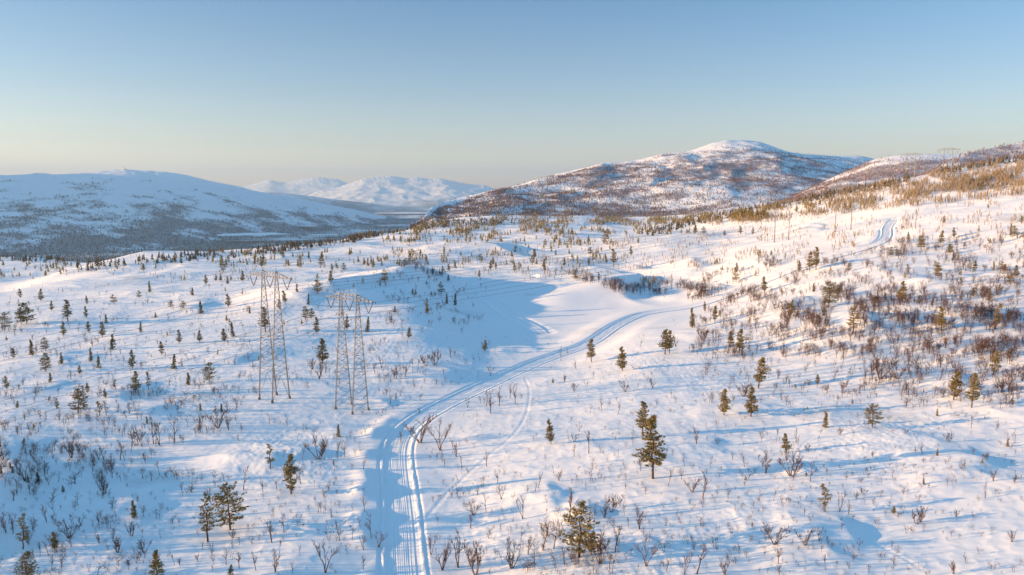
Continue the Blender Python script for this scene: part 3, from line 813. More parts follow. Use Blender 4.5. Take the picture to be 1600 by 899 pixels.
def pine_meshes(kind, seed):
    """unit: 1 m = 1 m for an 8 m tree"""
    random.seed(seed); H = 8.0
    W = {'cone': 2.05, 'wide': 3.0, 'slim': 1.25, 'sparse': 1.95, 'tall': 1.85}[kind] * random.uniform(.92, 1.08)
    h0 = {'cone': .16, 'wide': .20, 'slim': .08, 'sparse': .26, 'tall': .24}[kind]
    tk = TB(); cr = TB()
    bend = [(random.gauss(0, .05) * k, random.gauss(0, .05) * k) for k in range(9)]
    tp = [np.array((bend[k][0] * .7, bend[k][1] * .7, H * k / 8 - (.4 if k == 0 else 0))) for k in range(9)]
    tk.tube(tp, [.15 * (1 - .93 * k / 8) + .012 for k in range(9)], 6)
    def tr(z):
        f = max(0, min(7.999, z / H * 8)); k = int(f); return tp[k] + (tp[k + 1] - tp[k]) * (f - k)
    z = H * h0; phase = random.random() * 6
    while z < H * .975:
        f = (z / H - h0) / (1 - h0)
        if kind == 'wide': prof = (math.sin(math.pi * min(1, f * .75 + .25)) ** .8) * (1 - .25 * f)
        elif kind == 'slim': prof = (1 - f) ** .7
        else: prof = min(1, (f + .12) * 3.2) * (1 - f) ** .78
        nb = random.choice((4, 5, 5, 6)) if kind != 'sparse' else random.choice((2, 3, 4))
        if kind == 'wide': nb = random.choice((3, 4, 5))
        for b in range(nb):
            if random.random() < (.12 if (phase * 7 + b) % 5 > 1 else .3): continue
            a = phase + b * 2 * math.pi / nb + random.gauss(0, .3)
            L = max(.22, W * prof * random.choice((.55, .8, .95, 1.0, 1.12)) * random.uniform(.85, 1.1))
            droop = (-.22 if f < .35 else .10 if f < .7 else .5) + random.gauss(0, .08)
            o = tr(z); dirv = np.array((math.cos(a), math.sin(a), droop)); 
            pts = [o, o + dirv * L * .5, o + dirv * L + np.array((0, 0, .18 * L))]
            tk.tube(pts, [.035, .022, .01], 3)
            nt = max(4, int(L * 5.6))
            for q in range(nt):
                t = .28 + .78 * (q + random.random()) / nt
                c = (pts[0] + (pts[1] - pts[0]) * t * 2) if t < .5 else (pts[1] + (pts[2] - pts[1]) * (t - .5) * 2)
                side = np.array((-math.sin(a), math.cos(a), 0)) * random.gauss(0, .24 * L * (1.15 - .5 * t))
                c = c + side + np.array((0, 0, random.gauss(.02, .05)))
                if random.random() < .1: continue
                for w in range(12):
                    d = np.array((random.gauss(0, 1) + math.cos(a) * .7, random.gauss(0, 1) + math.sin(a) * .7, random.gauss(.45, .7)))
                    cr.blade(c + np.array((random.gauss(0, .07), random.gauss(0, .07), random.gauss(0, .05))), d, random.uniform(.2, .36), .10)
        z += H * random.uniform(.030, .048) * (1.25 if kind in ('sparse', 'wide') else 1)
        phase += .9
    o = tr(H * .97)
    for w in range(26): cr.blade(o + np.array((random.gauss(0, .04), random.gauss(0, .04), random.uniform(-.3, .2))), np.array((random.gauss(0, .5), random.gauss(0, .5), 1)), .3, .07)
    # a few dead lower limbs
    for k in range(4):
        a = random.random() * 6.3; zz = H * random.uniform(.06, max(.08, h0)); p = tr(zz)
        tk.tube([p, p + np.array((math.cos(a), math.sin(a), .1)) * random.uniform(.3, .8)], [.02, .008], 3)
    return tk.mesh('trunk', M_bark), cr.mesh('crown', M_needle)

def birch_meshes(kind, seed):
    """mountain birch of 3 m: crooked stems and a fan of bare twigs"""
    random.seed(seed); H = 3.0
    tk = TB(); tw = TB()
    def grow(p, d, L, r, depth, tb):
        n = 4; pts = [p]; rad = [r]; q = np.array(p, float); dd = np.array(d, float)
        for k in range(n):
            g_ = .13 if depth == 0 else .26
            dd = dd + np.array((random.gauss(0, g_), random.gauss(0, g_), random.gauss(.07, .14))); dd /= np.linalg.norm(dd)
            q = q + dd * L / n; pts.append(q); rad.append(max(.006, r * (1 - .22 * (k + 1))))
        (tk if depth < 1 else tw).tube(pts, rad, 4 if depth < 1 else 3)
        if depth >= 3: return
        nb = {0: random.choice((6, 7, 8)), 1: random.choice((4, 5)), 2: random.choice((2, 3))}[depth]
        for b in range(nb):
            t = random.uniform(.28, 1.0) if depth == 0 else random.uniform(.2, 1)
            k = min(n - 1, int(t * n)); c = pts[k] + (pts[k + 1] - pts[k]) * (t * n - k)
            a = random.random() * 2 * math.pi; sp_ = random.uniform(.3, .75)
            nd_ = dd * .8 + np.array((math.cos(a) * sp_, math.sin(a) * sp_, random.uniform(.1, .5)))
            nd_ /= np.linalg.norm(nd_)
            grow(c, nd_, L * random.uniform(.28, .46) * (1.15 - .4 * t), max(.010, r * .45), depth + 1, tw)
    stems = {'single': 1, 'multi': random.choice((3, 4)), 'twin': 2, 'bush': 6}[kind]
    for s in range(stems):
        a = s * 2 * math.pi / stems + random.gauss(0, .5); lean = .08 if kind == 'single' else random.uniform(.08, .17) if kind != 'bush' else random.uniform(.3, .6)
        d = np.array((math.cos(a) * lean, math.sin(a) * lean, 1)); d /= np.linalg.norm(d)
        o = np.array((math.cos(a) * .02, math.sin(a) * .02, -.1))
        grow(o, d, H * random.uniform(.68, .88) * (1 if kind != 'bush' else .62), .055 if kind != 'bush' else .035, 0, tk)
    return tk.mesh('trunk', M_birch), tw.mesh('twigs', M_twig)

PK = ['cone', 'cone', 'wide', 'slim', 'sparse', 'tall', 'wide', 'slim', 'sparse', 'cone', 'tall', 'cone', 'slim', 'wide', 'sparse']
PINE = [(k, pine_meshes(k, 100 + i)) for i, k in enumerate(PK)]
BK = ['single', 'multi', 'single', 'bush', 'single', 'twin', 'single', 'single', 'bush', 'multi', 'twin', 'single', 'multi', 'single', 'bush', 'twin']
BIRCH = [(k, birch_meshes(k, 200 + i)) for i, k in enumerate(BK)]
def real_h(me):
    c = np.empty(len(me.vertices) * 3); me.vertices.foreach_get('co', c); return c.reshape(-1, 3)[:, 2].max()
BH = [real_h(b[1][1]) for b in BIRCH]
random.seed(5)

# ------------------------------------------------------------------ trees seen in the photograph: foot pixel, height in pixels, form
c, w, s, p, t = 'cone', 'wide', 'slim', 'sparse', 'tall'
PINES = [(8,516,28,w),(42,507,34,w),(33,507,27,w),(32,466,15,c),(64,471,20,c),(106,502,34,t),(99,526,24,c),(81,486,16,c),(136,476,14,c),(135,497,19,c),(139,520,18,c),
(160,527,25,c),(166,505,14,s),(178,475,15,w),(217,466,12,w),(234,457,18,s),(267,481,12,w),(285,483,13,w),(314,490,20,s),(301,462,13,s),(357,480,21,c),(322,445,16,c),
(337,440,12,c),(345,440,13,c),(356,445,14,c),(379,440,17,c),(220,519,17,s),(50,556,26,s),(71,549,22,w),(72,581,30,w),(96,569,18,s),(142,565,22,s),(177,547,25,c),(154,575,19,s),
(124,585,15,c),(253,555,22,c),(280,537,22,c),(312,535,19,c),(351,535,22,c),(364,527,24,s),(207,576,30,c),(271,577,24,s),(212,614,35,c),(232,610,30,p),(294,602,20,s),(327,597,31,w),
(11,609,22,c),(122,646,39,w),(164,621,14,c),(89,639,18,p),(156,650,24,p),(337,650,17,p),(415,519,40,t),(437,484,17,c),(446,476,22,t),(464,457,14,s),(497,459,22,w),(517,445,22,t),
(482,476,17,s),(477,500,22,w),(487,499,17,w),(495,522,27,c),(542,516,22,c),(574,519,25,s),(504,568,40,c),(601,441,20,w),(617,490,12,c),(667,489,22,s),(690,460,20,w),(698,475,16,s),
(711,477,19,s),(700,440,10,c),(749,434,12,c),(611,506,12,c),(639,529,18,c),(757,549,18,c),(619,626,13,p),(900,437,15,w),(936,437,12,c),(924,566,36,t),(972,580,40,c),(1039,554,40,t),
(1046,552,36,t),(1082,512,31,s),(1117,502,24,c),(1150,440,18,w),(1194,457,25,c),(1141,546,29,c),(1155,552,38,t),(1185,607,50,t),(1131,649,43,c),(1173,651,48,c),(864,599,8,c),
(1004,680,55,t),(1235,495,27,c),(1295,480,40,w),(1410,472,33,c),(1465,434,20,w),(1471,517,38,t),(1332,522,45,p),(1555,515,42,p),(1552,585,38,c),(1490,625,46,c),(1518,637,55,t),
(1277,600,15,c),(1332,632,8,c),(1363,668,38,w),(1290,668,26,s),(36,858,57,p),(86,860,30,c),(41,912,52,w),(99,770,12,c),(210,809,28,s),(325,847,78,p),(360,828,76,w),(246,912,55,c),
(360,905,24,c),(423,733,42,p),(455,772,66,c),(529,683,20,s),(861,694,40,c),(1020,748,100,t),(905,871,88,w),(924,866,38,p),(1229,708,31,c),(1289,800,46,p),(1396,803,14,c),
(1260,745,8,c),(1249,425,18,c),(1265,424,30,t),(1275,422,36,t),(1326,424,13,w),(1465,425,15,w),(1439,390,22,w),(1469,382,22,c),(1491,372,17,c),(1522,425,18,c),(1474,350,13,c),
(1544,326,8,c),(1596,350,13,c),(945,381,20,w),(959,416,27,t),(986,400,16,c),(997,381,9,c),(1015,356,10,w),(1132,369,9,c),(1157,367,14,t),(1176,367,12,c),(1150,426,16,c),
(849,420,16,c),(835,404,15,c),(852,385,11,w),(804,425,15,c),(907,385,11,c),(931,407,10,w),(919,380,11,c),(409,418,18,c),(502,416,16,w),(519,425,12,c),(537,423,12,w),(575,416,13,s),
(640,410,14,w),(666,412,14,c),(692,425,10,c),(701,424,12,c),(766,422,15,c),(775,422,12,c),(720,400,8,c),(597,415,12,s),(624,415,11,s),(349,425,17,w),(225,422,10,c),(185,416,10,c),
(256,410,10,w),(1205,400,9,c),(1545,470,18,s),(1365,480,14,s),(1575,560,16,c),(1340,500,16,c),(470,418,11,c),(448,415,10,w),(770,400,9,w),(800,402,10,c),(868,400,10,c),(890,398,9,c)]
LEAN = -1
BIRCHES = [(421,664,15),(626,692,24),(527,716,30),(538,714,26),(523,736,18),(498,718,38),(473,718,22),(555,712,12),(561,698,10),(465,689,14),(491,761,11),(433,766,22),(411,770,25),
(470,756,28),(493,785,14),(518,809,20),(552,801,17),(570,800,30),(580,841,44),(568,859,28),(592,855,32),(530,837,28),(550,844,22),(425,848,45),(444,831,33),(508,895,58),(430,894,35),
(400,891,35),(469,869,20),(657,692,44),(688,704,50),(691,722,20),(713,714,30),(721,730,20),(760,730,29),(732,741,12),(778,755,21),(783,780,28),(760,801,33),(706,777,10),(740,805,24),
(735,826,30),(673,867,36),(691,891,52),(696,880,30),(716,887,58),(743,898,58),(735,883,38),(785,881,22),(799,888,42),(817,811,36),(841,763,26),(866,745,18),(873,752,22),(900,752,14),
(922,752,26),(915,765,14),(897,690,15),(905,675,16),(920,709,36),(897,714,22),(889,689,12),(966,714,14),(977,765,13),(1001,736,28),(1044,760,30),(1070,729,24),(1088,694,28),
(1120,694,10),(1109,730,20),(1098,779,45),(1082,769,25),(955,800,28),(976,805,26),(999,827,38),(983,824,18),(814,847,30),(835,882,30),(848,860,36),(865,858,46),(886,816,50),
(883,883,36),(938,881,55),(961,863,44),(929,816,30),(1010,885,50),(1041,892,24),(1069,898,42),(1088,897,58),(1132,898,26),(1062,842,13),(1120,859,7),(1175,824,10),(1196,844,24),
(1163,730,20),(1168,751,22),(1196,740,34),(1189,692,17),(1015,846,18),(1212,693,24),(1243,692,22),(1247,696,16),(1236,744,40),(1266,752,36),(1312,680,13),(1330,668,13),(1279,690,11),
(1262,704,10),(1363,714,10),(1441,710,19),(1394,680,9),(1415,678,10),(1483,690,16),(1518,669,21),(1556,673,18),(1586,693,17),(1586,710,11),(1520,711,13),(1542,718,10),(1552,752,24),
(1585,754,14),(1480,759,18),(1539,779,25),(1338,779,12),(1348,773,12),(1435,784,14),(1431,819,24),(1438,816,28),(1494,808,13),(1208,783,24),(1232,786,10),(1312,800,34),(1326,804,24),
(1257,808,17),(1266,815,14),(1280,844,24),(1259,852,30),(1210,851,38),(1216,881,32),(1320,867,14),(1340,860,26),(1290,891,26),(1581,847,20),(1510,881,18),(1490,897,22),(1473,834,7),
(273,691,45),(249,696,45),(240,694,38),(222,698,32),(204,707,20),(212,696,26),(188,719,33),(173,728,17),(155,719,22),(161,716,20),(112,716,30),(123,728,17),(132,722,19),(109,736,14),
(83,716,25),(39,752,36),(57,728,15),(24,728,14),(6,730,30),(7,761,20),(21,783,22),(47,772,22),(61,758,14),(108,841,34),(127,822,20),(155,849,16),(181,813,16),(73,816,30),(213,880,21),
(224,880,22),(201,891,22),(206,838,26),(273,883,25),(281,883,17),(309,877,17),(280,822,17),(380,766,42),(299,769,12),(364,841,16),(353,883,30),(374,888,34),(393,849,16),(341,669,33),
(357,672,25),(323,678,16),(306,682,17),(294,667,17),(312,667,18),(139,894,16),(499,592,28),(488,577,18),(503,588,25),(508,583,20),(515,590,16),(596,575,20),(586,585,18),(618,592,19),
(625,580,13),(633,589,22),(645,582,24),(652,582,22),(665,572,20),(680,571,26),(689,564,13),(704,559,18),(600,598,10),(766,647,36),(760,635,26),(780,635,32),(797,622,26),(731,637,17),
(766,587,18),(746,592,13),(655,647,11),(805,632,30),(876,564,22),(887,557,15),(897,611,14),(882,597,13),(900,577,16),(977,612,18),(1020,607,20),(1011,597,11),(1049,622,17),
(1099,596,12),(1111,622,17),(1100,625,12),(1162,620,23),(1156,587,14),(1000,542,16),(940,640,22),(922,645,15),(965,649,20),(1056,542,22),(1077,551,15),(1099,532,20),(1375,592,40),
(1384,600,26),(1402,592,32),(1370,602,14),(1414,601,14),(1345,604,13),(1322,605,12),(1252,617,15),(1210,612,14),(1264,602,10),(1392,552,22),(1252,467,20),(1465,637,13),(1549,627,23),
(1581,624,24),(1489,575,24),(1467,595,22),(1477,585,20),(1536,595,25),(1505,560,14),(1597,595,28),(1532,542,20),(1565,565,28)]

def scatter_px(boxes):
    """boxes: x0,y0,x1,y1,count,hmin,hmax in metres; feet found on the ground; clustered by noise"""
    out = []
    for (x0, y0, x1, y1, n, h0, h1, slope, clus) in boxes:
        w0 = x1 - x0
        if x0 <= 0: x0 -= 240
        if x1 >= 1600: x1 += 240
        if x0 < 0: y0 -= slope * 240; y1 -= slope * 240
        n = int(n * (x1 - x0) / w0); k = n * 6
        px = rng.uniform(x0, x1, k); py = rng.uniform(min(y0, y1), max(y0, y1), k) + slope * (px - x0)
        f = vnoise(px / 37, py / 13, 301) + .5 * vnoise(px / 15, py / 6, 302)
        keep = rng.random(k) < np.clip(.40 + 1.25 * clus * f, .03, 1)
        px, py = px[keep][:n], py[keep][:n]
        H = hit(px, py); ok = ~np.isnan(H[:, 0]) & (H[:, 1] < 2300)
        H = H[ok]; out.append(np.column_stack([H, rng.uniform(h0, h1, len(H)) * rng.uniform(.75, 1.1, len(H))]))
    return np.vstack(out)
# loosely placed small pines
PB = [(0,395,110,440,70,3,6,0,1.2),(20,400,330,425,30,3,6,0,1),(0,430,420,620,16,1.5,3.8,0,1),(330,392,800,420,150,3,6,0,1.3),(330,420,640,520,16,2,4,0,1),
      (400,380,660,372,110,4,7,-.06,.6),(560,352,800,380,240,4,7,0,.8),(640,345,1100,368,420,4,8,0,1),(760,337,1200,350,520,4,8,-.01,.8),(800,365,960,425,70,3,6,0,1),(860,372,1000,400,60,3,6.5,-.25,1),
      (1000,345,1200,350,130,4,8,-.05,.8),(1040,340,1300,352,130,4,7,-.10,.5),(1200,330,1400,345,60,3,6,-.12,.5),(1300,300,1600,330,60,3,6,-.12,.5),(1180,300,1600,324,60,3,6,-.17,.5),
      (1100,330,1600,345,160,3.5,7,-.2,1),(1400,360,1600,480,30,2.5,5,0,1),(1100,400,1400,500,30,2,4.5,0,1),(640,430,700,470,8,2,4,0,1),(0,620,400,760,16,1,2.2,0,1),(1050,560,1600,760,20,.8,1.8,0,1)]
BB = [(0,430,400,620,520,1.0,2.4,0,1.3),(0,600,380,760,420,1.2,2.8,0,1.5),(0,700,200,899,110,1.2,2.8,0,1.3),(380,430,640,620,260,1.0,2.4,0,1.2),(600,430,760,520,190,1.5,3.2,0,1.3),
      (560,540,780,650,100,1.0,2.4,0,1.3),(200,760,600,899,60,1,2.4,0,1),(440,640,600,760,40,.8,2,0,1),
      (890,428,1190,452,620,2.2,4.8,.08,.8),(600,392,900,432,420,2,4,0,1.2),(900,424,1200,470,160,2,4.5,.04,.8),(800,425,900,440,50,2,4,0,1),(1080,420,1600,560,1700,1.8,3.8,0,1.5),(1200,455,1600,520,420,2,4.0,0,1.3),(1100,540,1600,640,300,1.2,3,0,1.4),
      (1350,540,1600,620,170,2,4,0,1),(900,560,1200,760,90,.8,2,0,1),(1200,600,1600,899,110,.6,1.6,0,1),(660,620,900,899,70,.7,2,0,1),(900,760,1200,899,50,.8,2,0,1),(820,800,960,899,45,1.2,3,0,.5),
      (0,395,420,440,260,1.5,3.5,0,1),(330,385,860,430,520,1.5,3.5,0,1.2),(600,350,1000,385,700,2.5,4.5,0,1.2),(880,370,1200,430,700,2,4.2,-.05,1.3),(1180,340,1420,420,620,2,4.2,0,1.3),
      (1400,310,1600,420,520,2,4.2,0,1.2),(900,340,1220,365,900,3,5.5,-.05,1.2),(1150,306,1600,352,3000,3,6,-.10,.5),(1300,268,1600,322,2100,3,6,-.10,.5),(1450,256,1600,306,900,3,6,-.10,.5),(760,337,1200,353,2600,3,6,-.01,.8),(640,345,860,370,700,3,6,0,.8)]
def off_road(Pts):
    D1 = track_dist(Pts[:, 0], Pts[:, 1], roadP)[0]; D2 = track_dist(Pts[:, 0], Pts[:, 1], loopP)[0]
    # the open hollow in the middle of the view stays bare
    px, py, d = project(Pts[:, 0], Pts[:, 1], Pts[:, 2])
    bare = (((px - 860) / 120) ** 2 + ((py - 480) / 42) ** 2 < 1) | (((px - 1010) / 90) ** 2 + ((py - 485) / 17) ** 2 < 1)
    bare |= (((px - 500) / 110) ** 2 + ((py - 630) / 22) ** 2 < 1) | (((px - 330) / 90) ** 2 + ((py - 720) / 30) ** 2 < 1)
    return Pts[(D1 > 5) & (D2 > 3.5) & ~bare]

def traced(L):
    H = hit([q[0] for q in L], [q[1] for q in L]); out = []
    for q, P in zip(L, H):
        if np.isnan(P[0]): continue
        _, _, d = project(P[0], P[1], P[2]); out.append((P[0], P[1], P[2], q[2] * d / FOCAL / .965, q[3] if len(q) > 3 else None))
    return out
pines = traced(PINES); birches = traced(BIRCHES)
small_pines = off_road(scatter_px(PB)); small_birches = off_road(scatter_px(BB))
def app(rec): return rec[3] / rec[1]
def in_view(q):
    x_, y_, d_ = project(q[0], q[1], q[2]); return -5 < x_ < 1605
def order(P):
    L = [(a[0], a[1], a[2], a[3], None) for a in P]
    return sorted([q for q in L if in_view(q)], key=app, reverse=True), [q for q in L if not in_view(q)]
extra_p, out_p = order(small_pines); extra_b, out_b = order(small_birches)
nP = 300 - len(pines); nB = 300 - len(birches)
ind_p = pines + extra_p[:nP]; far_p = extra_p[nP:] + out_p
ind_b = birches + extra_b[:nB]; far_b = extra_b[nB:] + out_b
print('pines', len(ind_p), len(far_p), 'birches', len(ind_b), len(far_b))

# ---- labels: every tree is found from a landmark
MARKS = [((550,560),'the right large pylon'),((429,540),'the left large pylon'),((1020,700),'the tall golden pine'),((905,830),'the bottom centre pine'),((342,810),'the two open pines'),
 ((122,628),'the broad lone left pine'),((1363,652),'the squat broad pine'),((1504,610),'the two tall right pines'),((1152,630),'the two pointed pines'),
 ((42,490),'the left edge pine clump'),((455,742),'the conical roadside pine'),((861,675),'the small lone roadside pine'),((1148,535),'the upper pine pair'),
 ((1042,535),'the close pine twins'),((948,560),'the two junction pines'),((327,582),'the round thicket pine'),((207,560),'the blue hollow pine'),
 ((757,540),'the lone upper road pine'),((1289,778),'the ragged pine at lower right'),((1229,692),'the small cone pine'),((250,885),'the pine at the bottom edge'),
 ((41,885),'the bottom left corner pine'),((1471,500),'the birch strip pine'),((1410,455),'the neat upper slope pine'),((1295,460),'the wide upper slope pine'),
 ((1270,405),'the twin snowfield pines'),((740,445),'the loop of the side track'),((1390,360),'the far bend of the road'),((1221,350),'the left far pylon'),((1317,330),'the right far pylon'),
 ((690,450),'the blue shade pine'),((620,720),'the near road bend'),((630,860),'the road at the bottom edge'),((770,630),'the middle road thicket'),((248,680),'the bare thicket at left'),
 ((504,550),'the pine between the large pylons'),((106,485),'the far left tall pine'),((690,690),'the tall roadside birch'),((880,550),'the road junction'),((1185,585),'the tall back pine'),
 ((1400,840),'the blue hollow at lower right'),((1560,720),'the right edge broken snow'),((1380,580),'the right slope thicket'),((640,575),'the birch row'),((1450,250),'the skyline pylons'),
 ((960,395),'the pines on the golden bank'),((1000,450),'the blue shaded birch strip'),((600,400),'the plateau edge belt'),((200,430),'the trees of the left brow'),((60,410),'the shaded knoll at left'),
 ((850,350),'the foot of the big fell'),((1120,350),'the wooded ridge foot')]
ORD = ['nearest', 'second nearest', 'third nearest', 'fourth nearest', 'fifth nearest', 'sixth nearest', 'seventh nearest', 'eighth nearest', 'ninth nearest', 'tenth nearest', 'eleventh nearest', 'twelfth nearest']
SECT = ['to the right of', 'beyond and right of', 'straight beyond', 'beyond and left of', 'to the left of', 'below and left of', 'below', 'below and right of']
HAND_P = {(1020,748):'tallest golden pine standing alone over the birches right of the road',(905,871):'big bushy dark pine at bottom centre among bare birches',(325,847):'slender open pine at lower left, left one of the two',
 (360,828):'wide open crowned pine at lower left, right one of the two',(122,646):'broad dark lone pine on open snow at far left',(1363,668):'squat broad golden pine alone on the right slope',
 (1518,637):'tall dark dense pine near the right edge, right one of two',(1490,625):'sparse pine with bare lower trunk near the right edge, left one of two',(1185,607):'tall pine behind the pointed pair right of centre',
 (1131,649):'left one of two pointed pines right of centre',(1173,651):'right one of two pointed pines right of centre',(455,772):'conical pine on bare snow left of the near road bend',
 (861,694):'small lone pine on open snow right of the road',(1004,680):'golden pine directly behind the tallest golden pine',(924,566):'narrow dark pine beside the road junction',(972,580):'conical pine right of the narrow pine at the junction',
 (504,568):'conical pine standing just left of the right large pylon',(415,519):'golden pine seen through the masts of the left large pylon',(41,912):'dark pine filling the bottom left corner',(246,912):'dark pointed pine cut by the bottom edge at lower left',
 (757,549):'small dark pine alone in snow left of the upper road',(690,460):'round dark pine in the blue shade left of the side track',(1410,472):'neat conical pine alone on the upper right slope',
 (1295,480):'wide ragged pine on the upper right slope',(1471,517):'dense dark pine at the edge of the birch strip on the right',(207,576):'bluish pine in the shaded hollow at left',(327,597):'round crowned pine above the bare thicket at left',
 (106,502):'tall dark pine in front of the left edge clump',(924,866):'thin ragged pine leaning against the big bottom centre pine',(1289,800):'ragged snow dusted pine at lower right',
 (1229,708):'small pointed pine on the open right slope',(36,858):'sparse pine in the blue shade at lower left'}
def labels_for(recs, kindname, hand, src):
    pix = [project(r[0], r[1], r[2]) for r in recs]
    bk = {}
    lab = [None] * len(recs)
    for i, (x, y, d) in enumerate(pix):
        if i < len(src) and hand and (src[i][0], src[i][1]) in hand: lab[i] = hand[(src[i][0], src[i][1])]; continue
        best = min(range(len(MARKS)), key=lambda k: math.hypot(MARKS[k][0][0] - x, (MARKS[k][0][1] - y) * 1.5))
        dx = x - MARKS[best][0][0]; dy = MARKS[best][0][1] - y
        sec = int(round(math.atan2(dy, dx) / (math.pi / 4))) % 8
        bk.setdefault((best, sec), []).append((math.hypot(dx, dy), i))
    for (b, sec), L in bk.items():
        L.sort()
        for k, (dd, i) in enumerate(L):
            o = 'nearest' if k == 0 else '2nd nearest' if k == 1 else '3rd nearest' if k == 2 else f'{k + 1}th nearest'
            if len(L) == 1: o = 'the one'
            lab[i] = f'{kindname(recs[i], i)}, {o} {SECT[sec]} {MARKS[b][1]}'
    return lab
def pname(r, i):
    a = 'tiny' if r[3] < 2.2 else 'small' if r[3] < 4 else 'tall' if r[3] > 7.5 else 'green'
    return a + ' pine'
def bname(r, i):
    a = 'low' if r[3] < 1.6 else 'tall' if r[3] > 3.4 else 'bare'
    return a + ' birch'
for r_i in range(0): pass

def place(recs, kind):
    src = PINES if kind == 'pine' else BIRCHES
    valid = [q for q, P in zip(src, hit([q[0] for q in src], [q[1] for q in src])) if not np.isnan(P[0])]
    labs = labels_for(recs, pname if kind == 'pine' else bname, HAND_P if kind == 'pine' else None, valid)
    rnd = random.Random(21)
    for i, (x, y, z, h, form) in enumerate(recs):
        if kind == 'pine':
            if form is None: form = rnd.choice(['cone', 'slim', 'cone', 'wide', 'sparse']) if h > 3 else rnd.choice(['cone', 'slim'])
            cand = [k for k, q in enumerate(PINE) if q[0] == form]; k = rnd.choice(cand)
            sc = h / 8.25; a, b = PINE[k][1]; nm = ('trunk', 'crown'); nw = 'pine_tree'
            wf = rnd.uniform(.9, 1.15)
            if h < 4: wf *= 1.12
        else:
            k = rnd.randrange(len(BIRCH)); 
            if h < 1.3 and rnd.random() < .5: k = rnd.choice([3, 8])
            sc = h / BH[k]; a, b = BIRCH[k][1]; nm = ('trunk', 'twigs'); nw = 'birch_tree'
            wf = rnd.uniform(.85, 1.1)
        rt = bpy.data.objects.new(nw, None); scene.collection.objects.link(rt)
        rt.location = (x, y, z - .04); rt.rotation_euler = (rnd.gauss(0, .045), rnd.gauss(0, .045), rnd.random() * 6.28); rt.scale = (sc * wf, sc * wf, sc)
        rt.empty_display_size = .3
        tag(rt, labs[i], 'pine tree' if kind == 'pine' else 'birch tree', 'pines scattered over the snow' if kind == 'pine' else 'bare mountain birches on the snow')
        for n_, me in zip(nm, (a, b)):
            ch = bpy.data.objects.new(n_, me); scene.collection.objects.link(ch); ch.parent = rt
place(ind_p, 'pine'); place(ind_b, 'birch')

# ------------------------------------------------------------------ woods that nobody could count: merged low detail trees
def lo_pine(seed):
    rr = np.random.default_rng(seed); V = []; T = []
    def tri(a, b, c): i = len(V); V.extend([a, b, c]); T.append((i, i + 1, i + 2))
    tri((-.018, 0, -.05), (.018, 0, -.05), (0, 0, .9)); tri((0, -.018, -.05), (0, .018, -.05), (0, 0, .9))
    for lev in range(7):
        z = .16 + lev * .12; rad = .22 * (1 - lev / 7.6) + .02
        for k in range(4):
            a = rr.random() * 6.28; L = rad * rr.uniform(.7, 1.25); w_ = .5
            b1 = (L * math.cos(a - w_), L * math.sin(a - w_), z + rr.normal() * .015); b2 = (L * math.cos(a + w_), L * math.sin(a + w_), z + rr.normal() * .015)
            tri(b1, b2, (0, 0, z + .17))
    return np.array(V), np.array(T)
def lo_birch(seed):
    rr = np.random.default_rng(seed); V = []; T = []
    def tri(a, b, w_):
        a = np.array(a); b = np.array(b); d = rr.normal(size=3); d /= np.linalg.norm(d); i = len(V)
        V.extend([a - d * w_, a + d * w_, b]); T.append((i, i + 1, i + 2))
    for sidx in range(rr.integers(1, 4)):
        o = np.array((rr.normal() * .04, rr.normal() * .04, -.05)); top = o + np.array((rr.normal() * .12, rr.normal() * .12, .95)); tri(o, top, .018)
        for k in range(8):
            t_ = rr.uniform(.3, .85); p_ = o + (top - o) * t_; a = rr.random() * 6.28; L = rr.uniform(.14, .34)
            q_ = p_ + np.array((math.cos(a) * L, math.sin(a) * L, L * rr.uniform(.5, 1.3))); tri(p_, q_, .013)
            r_ = p_ + (q_ - p_) * .5; tri(r_, r_ + np.array((rr.normal() * .12, rr.normal() * .12, .14)), .010)
    return np.array(V), np.array(T)
def lo_dense(seed):
    rr = np.random.default_rng(seed); V = []; T = []
    for k in range(13):
        a = rr.random() * 6.28; r0 = rr.uniform(.0, .16); z0 = rr.uniform(.05, .55) if k else -.05; z1 = min(1, z0 + rr.uniform(.3, .55)) if k else 1
        b = np.array((r0 * math.cos(a), r0 * math.sin(a), z0)); tpp = np.array((r0 * 1.7 * math.cos(a), r0 * 1.7 * math.sin(a), z1))
        d = rr.normal(size=3); d[2] *= .2; d /= np.linalg.norm(d); w_ = rr.uniform(.025, .05) if k else .03
        i = len(V); V.extend([b - d * w_, b + d * w_, tpp]); T.append((i, i + 1, i + 2))
    return np.array(V), np.array(T)
def lo_cone():
    V = [(0, 0, 1.0)]; T = []
    for k in range(5): V.append((.26 * math.cos(k * 1.2566), .26 * math.sin(k * 1.2566), .02))
    for k in range(5): T.append((0, 1 + k, 1 + (k + 1) % 5))
    return np.array(V), np.array(T)
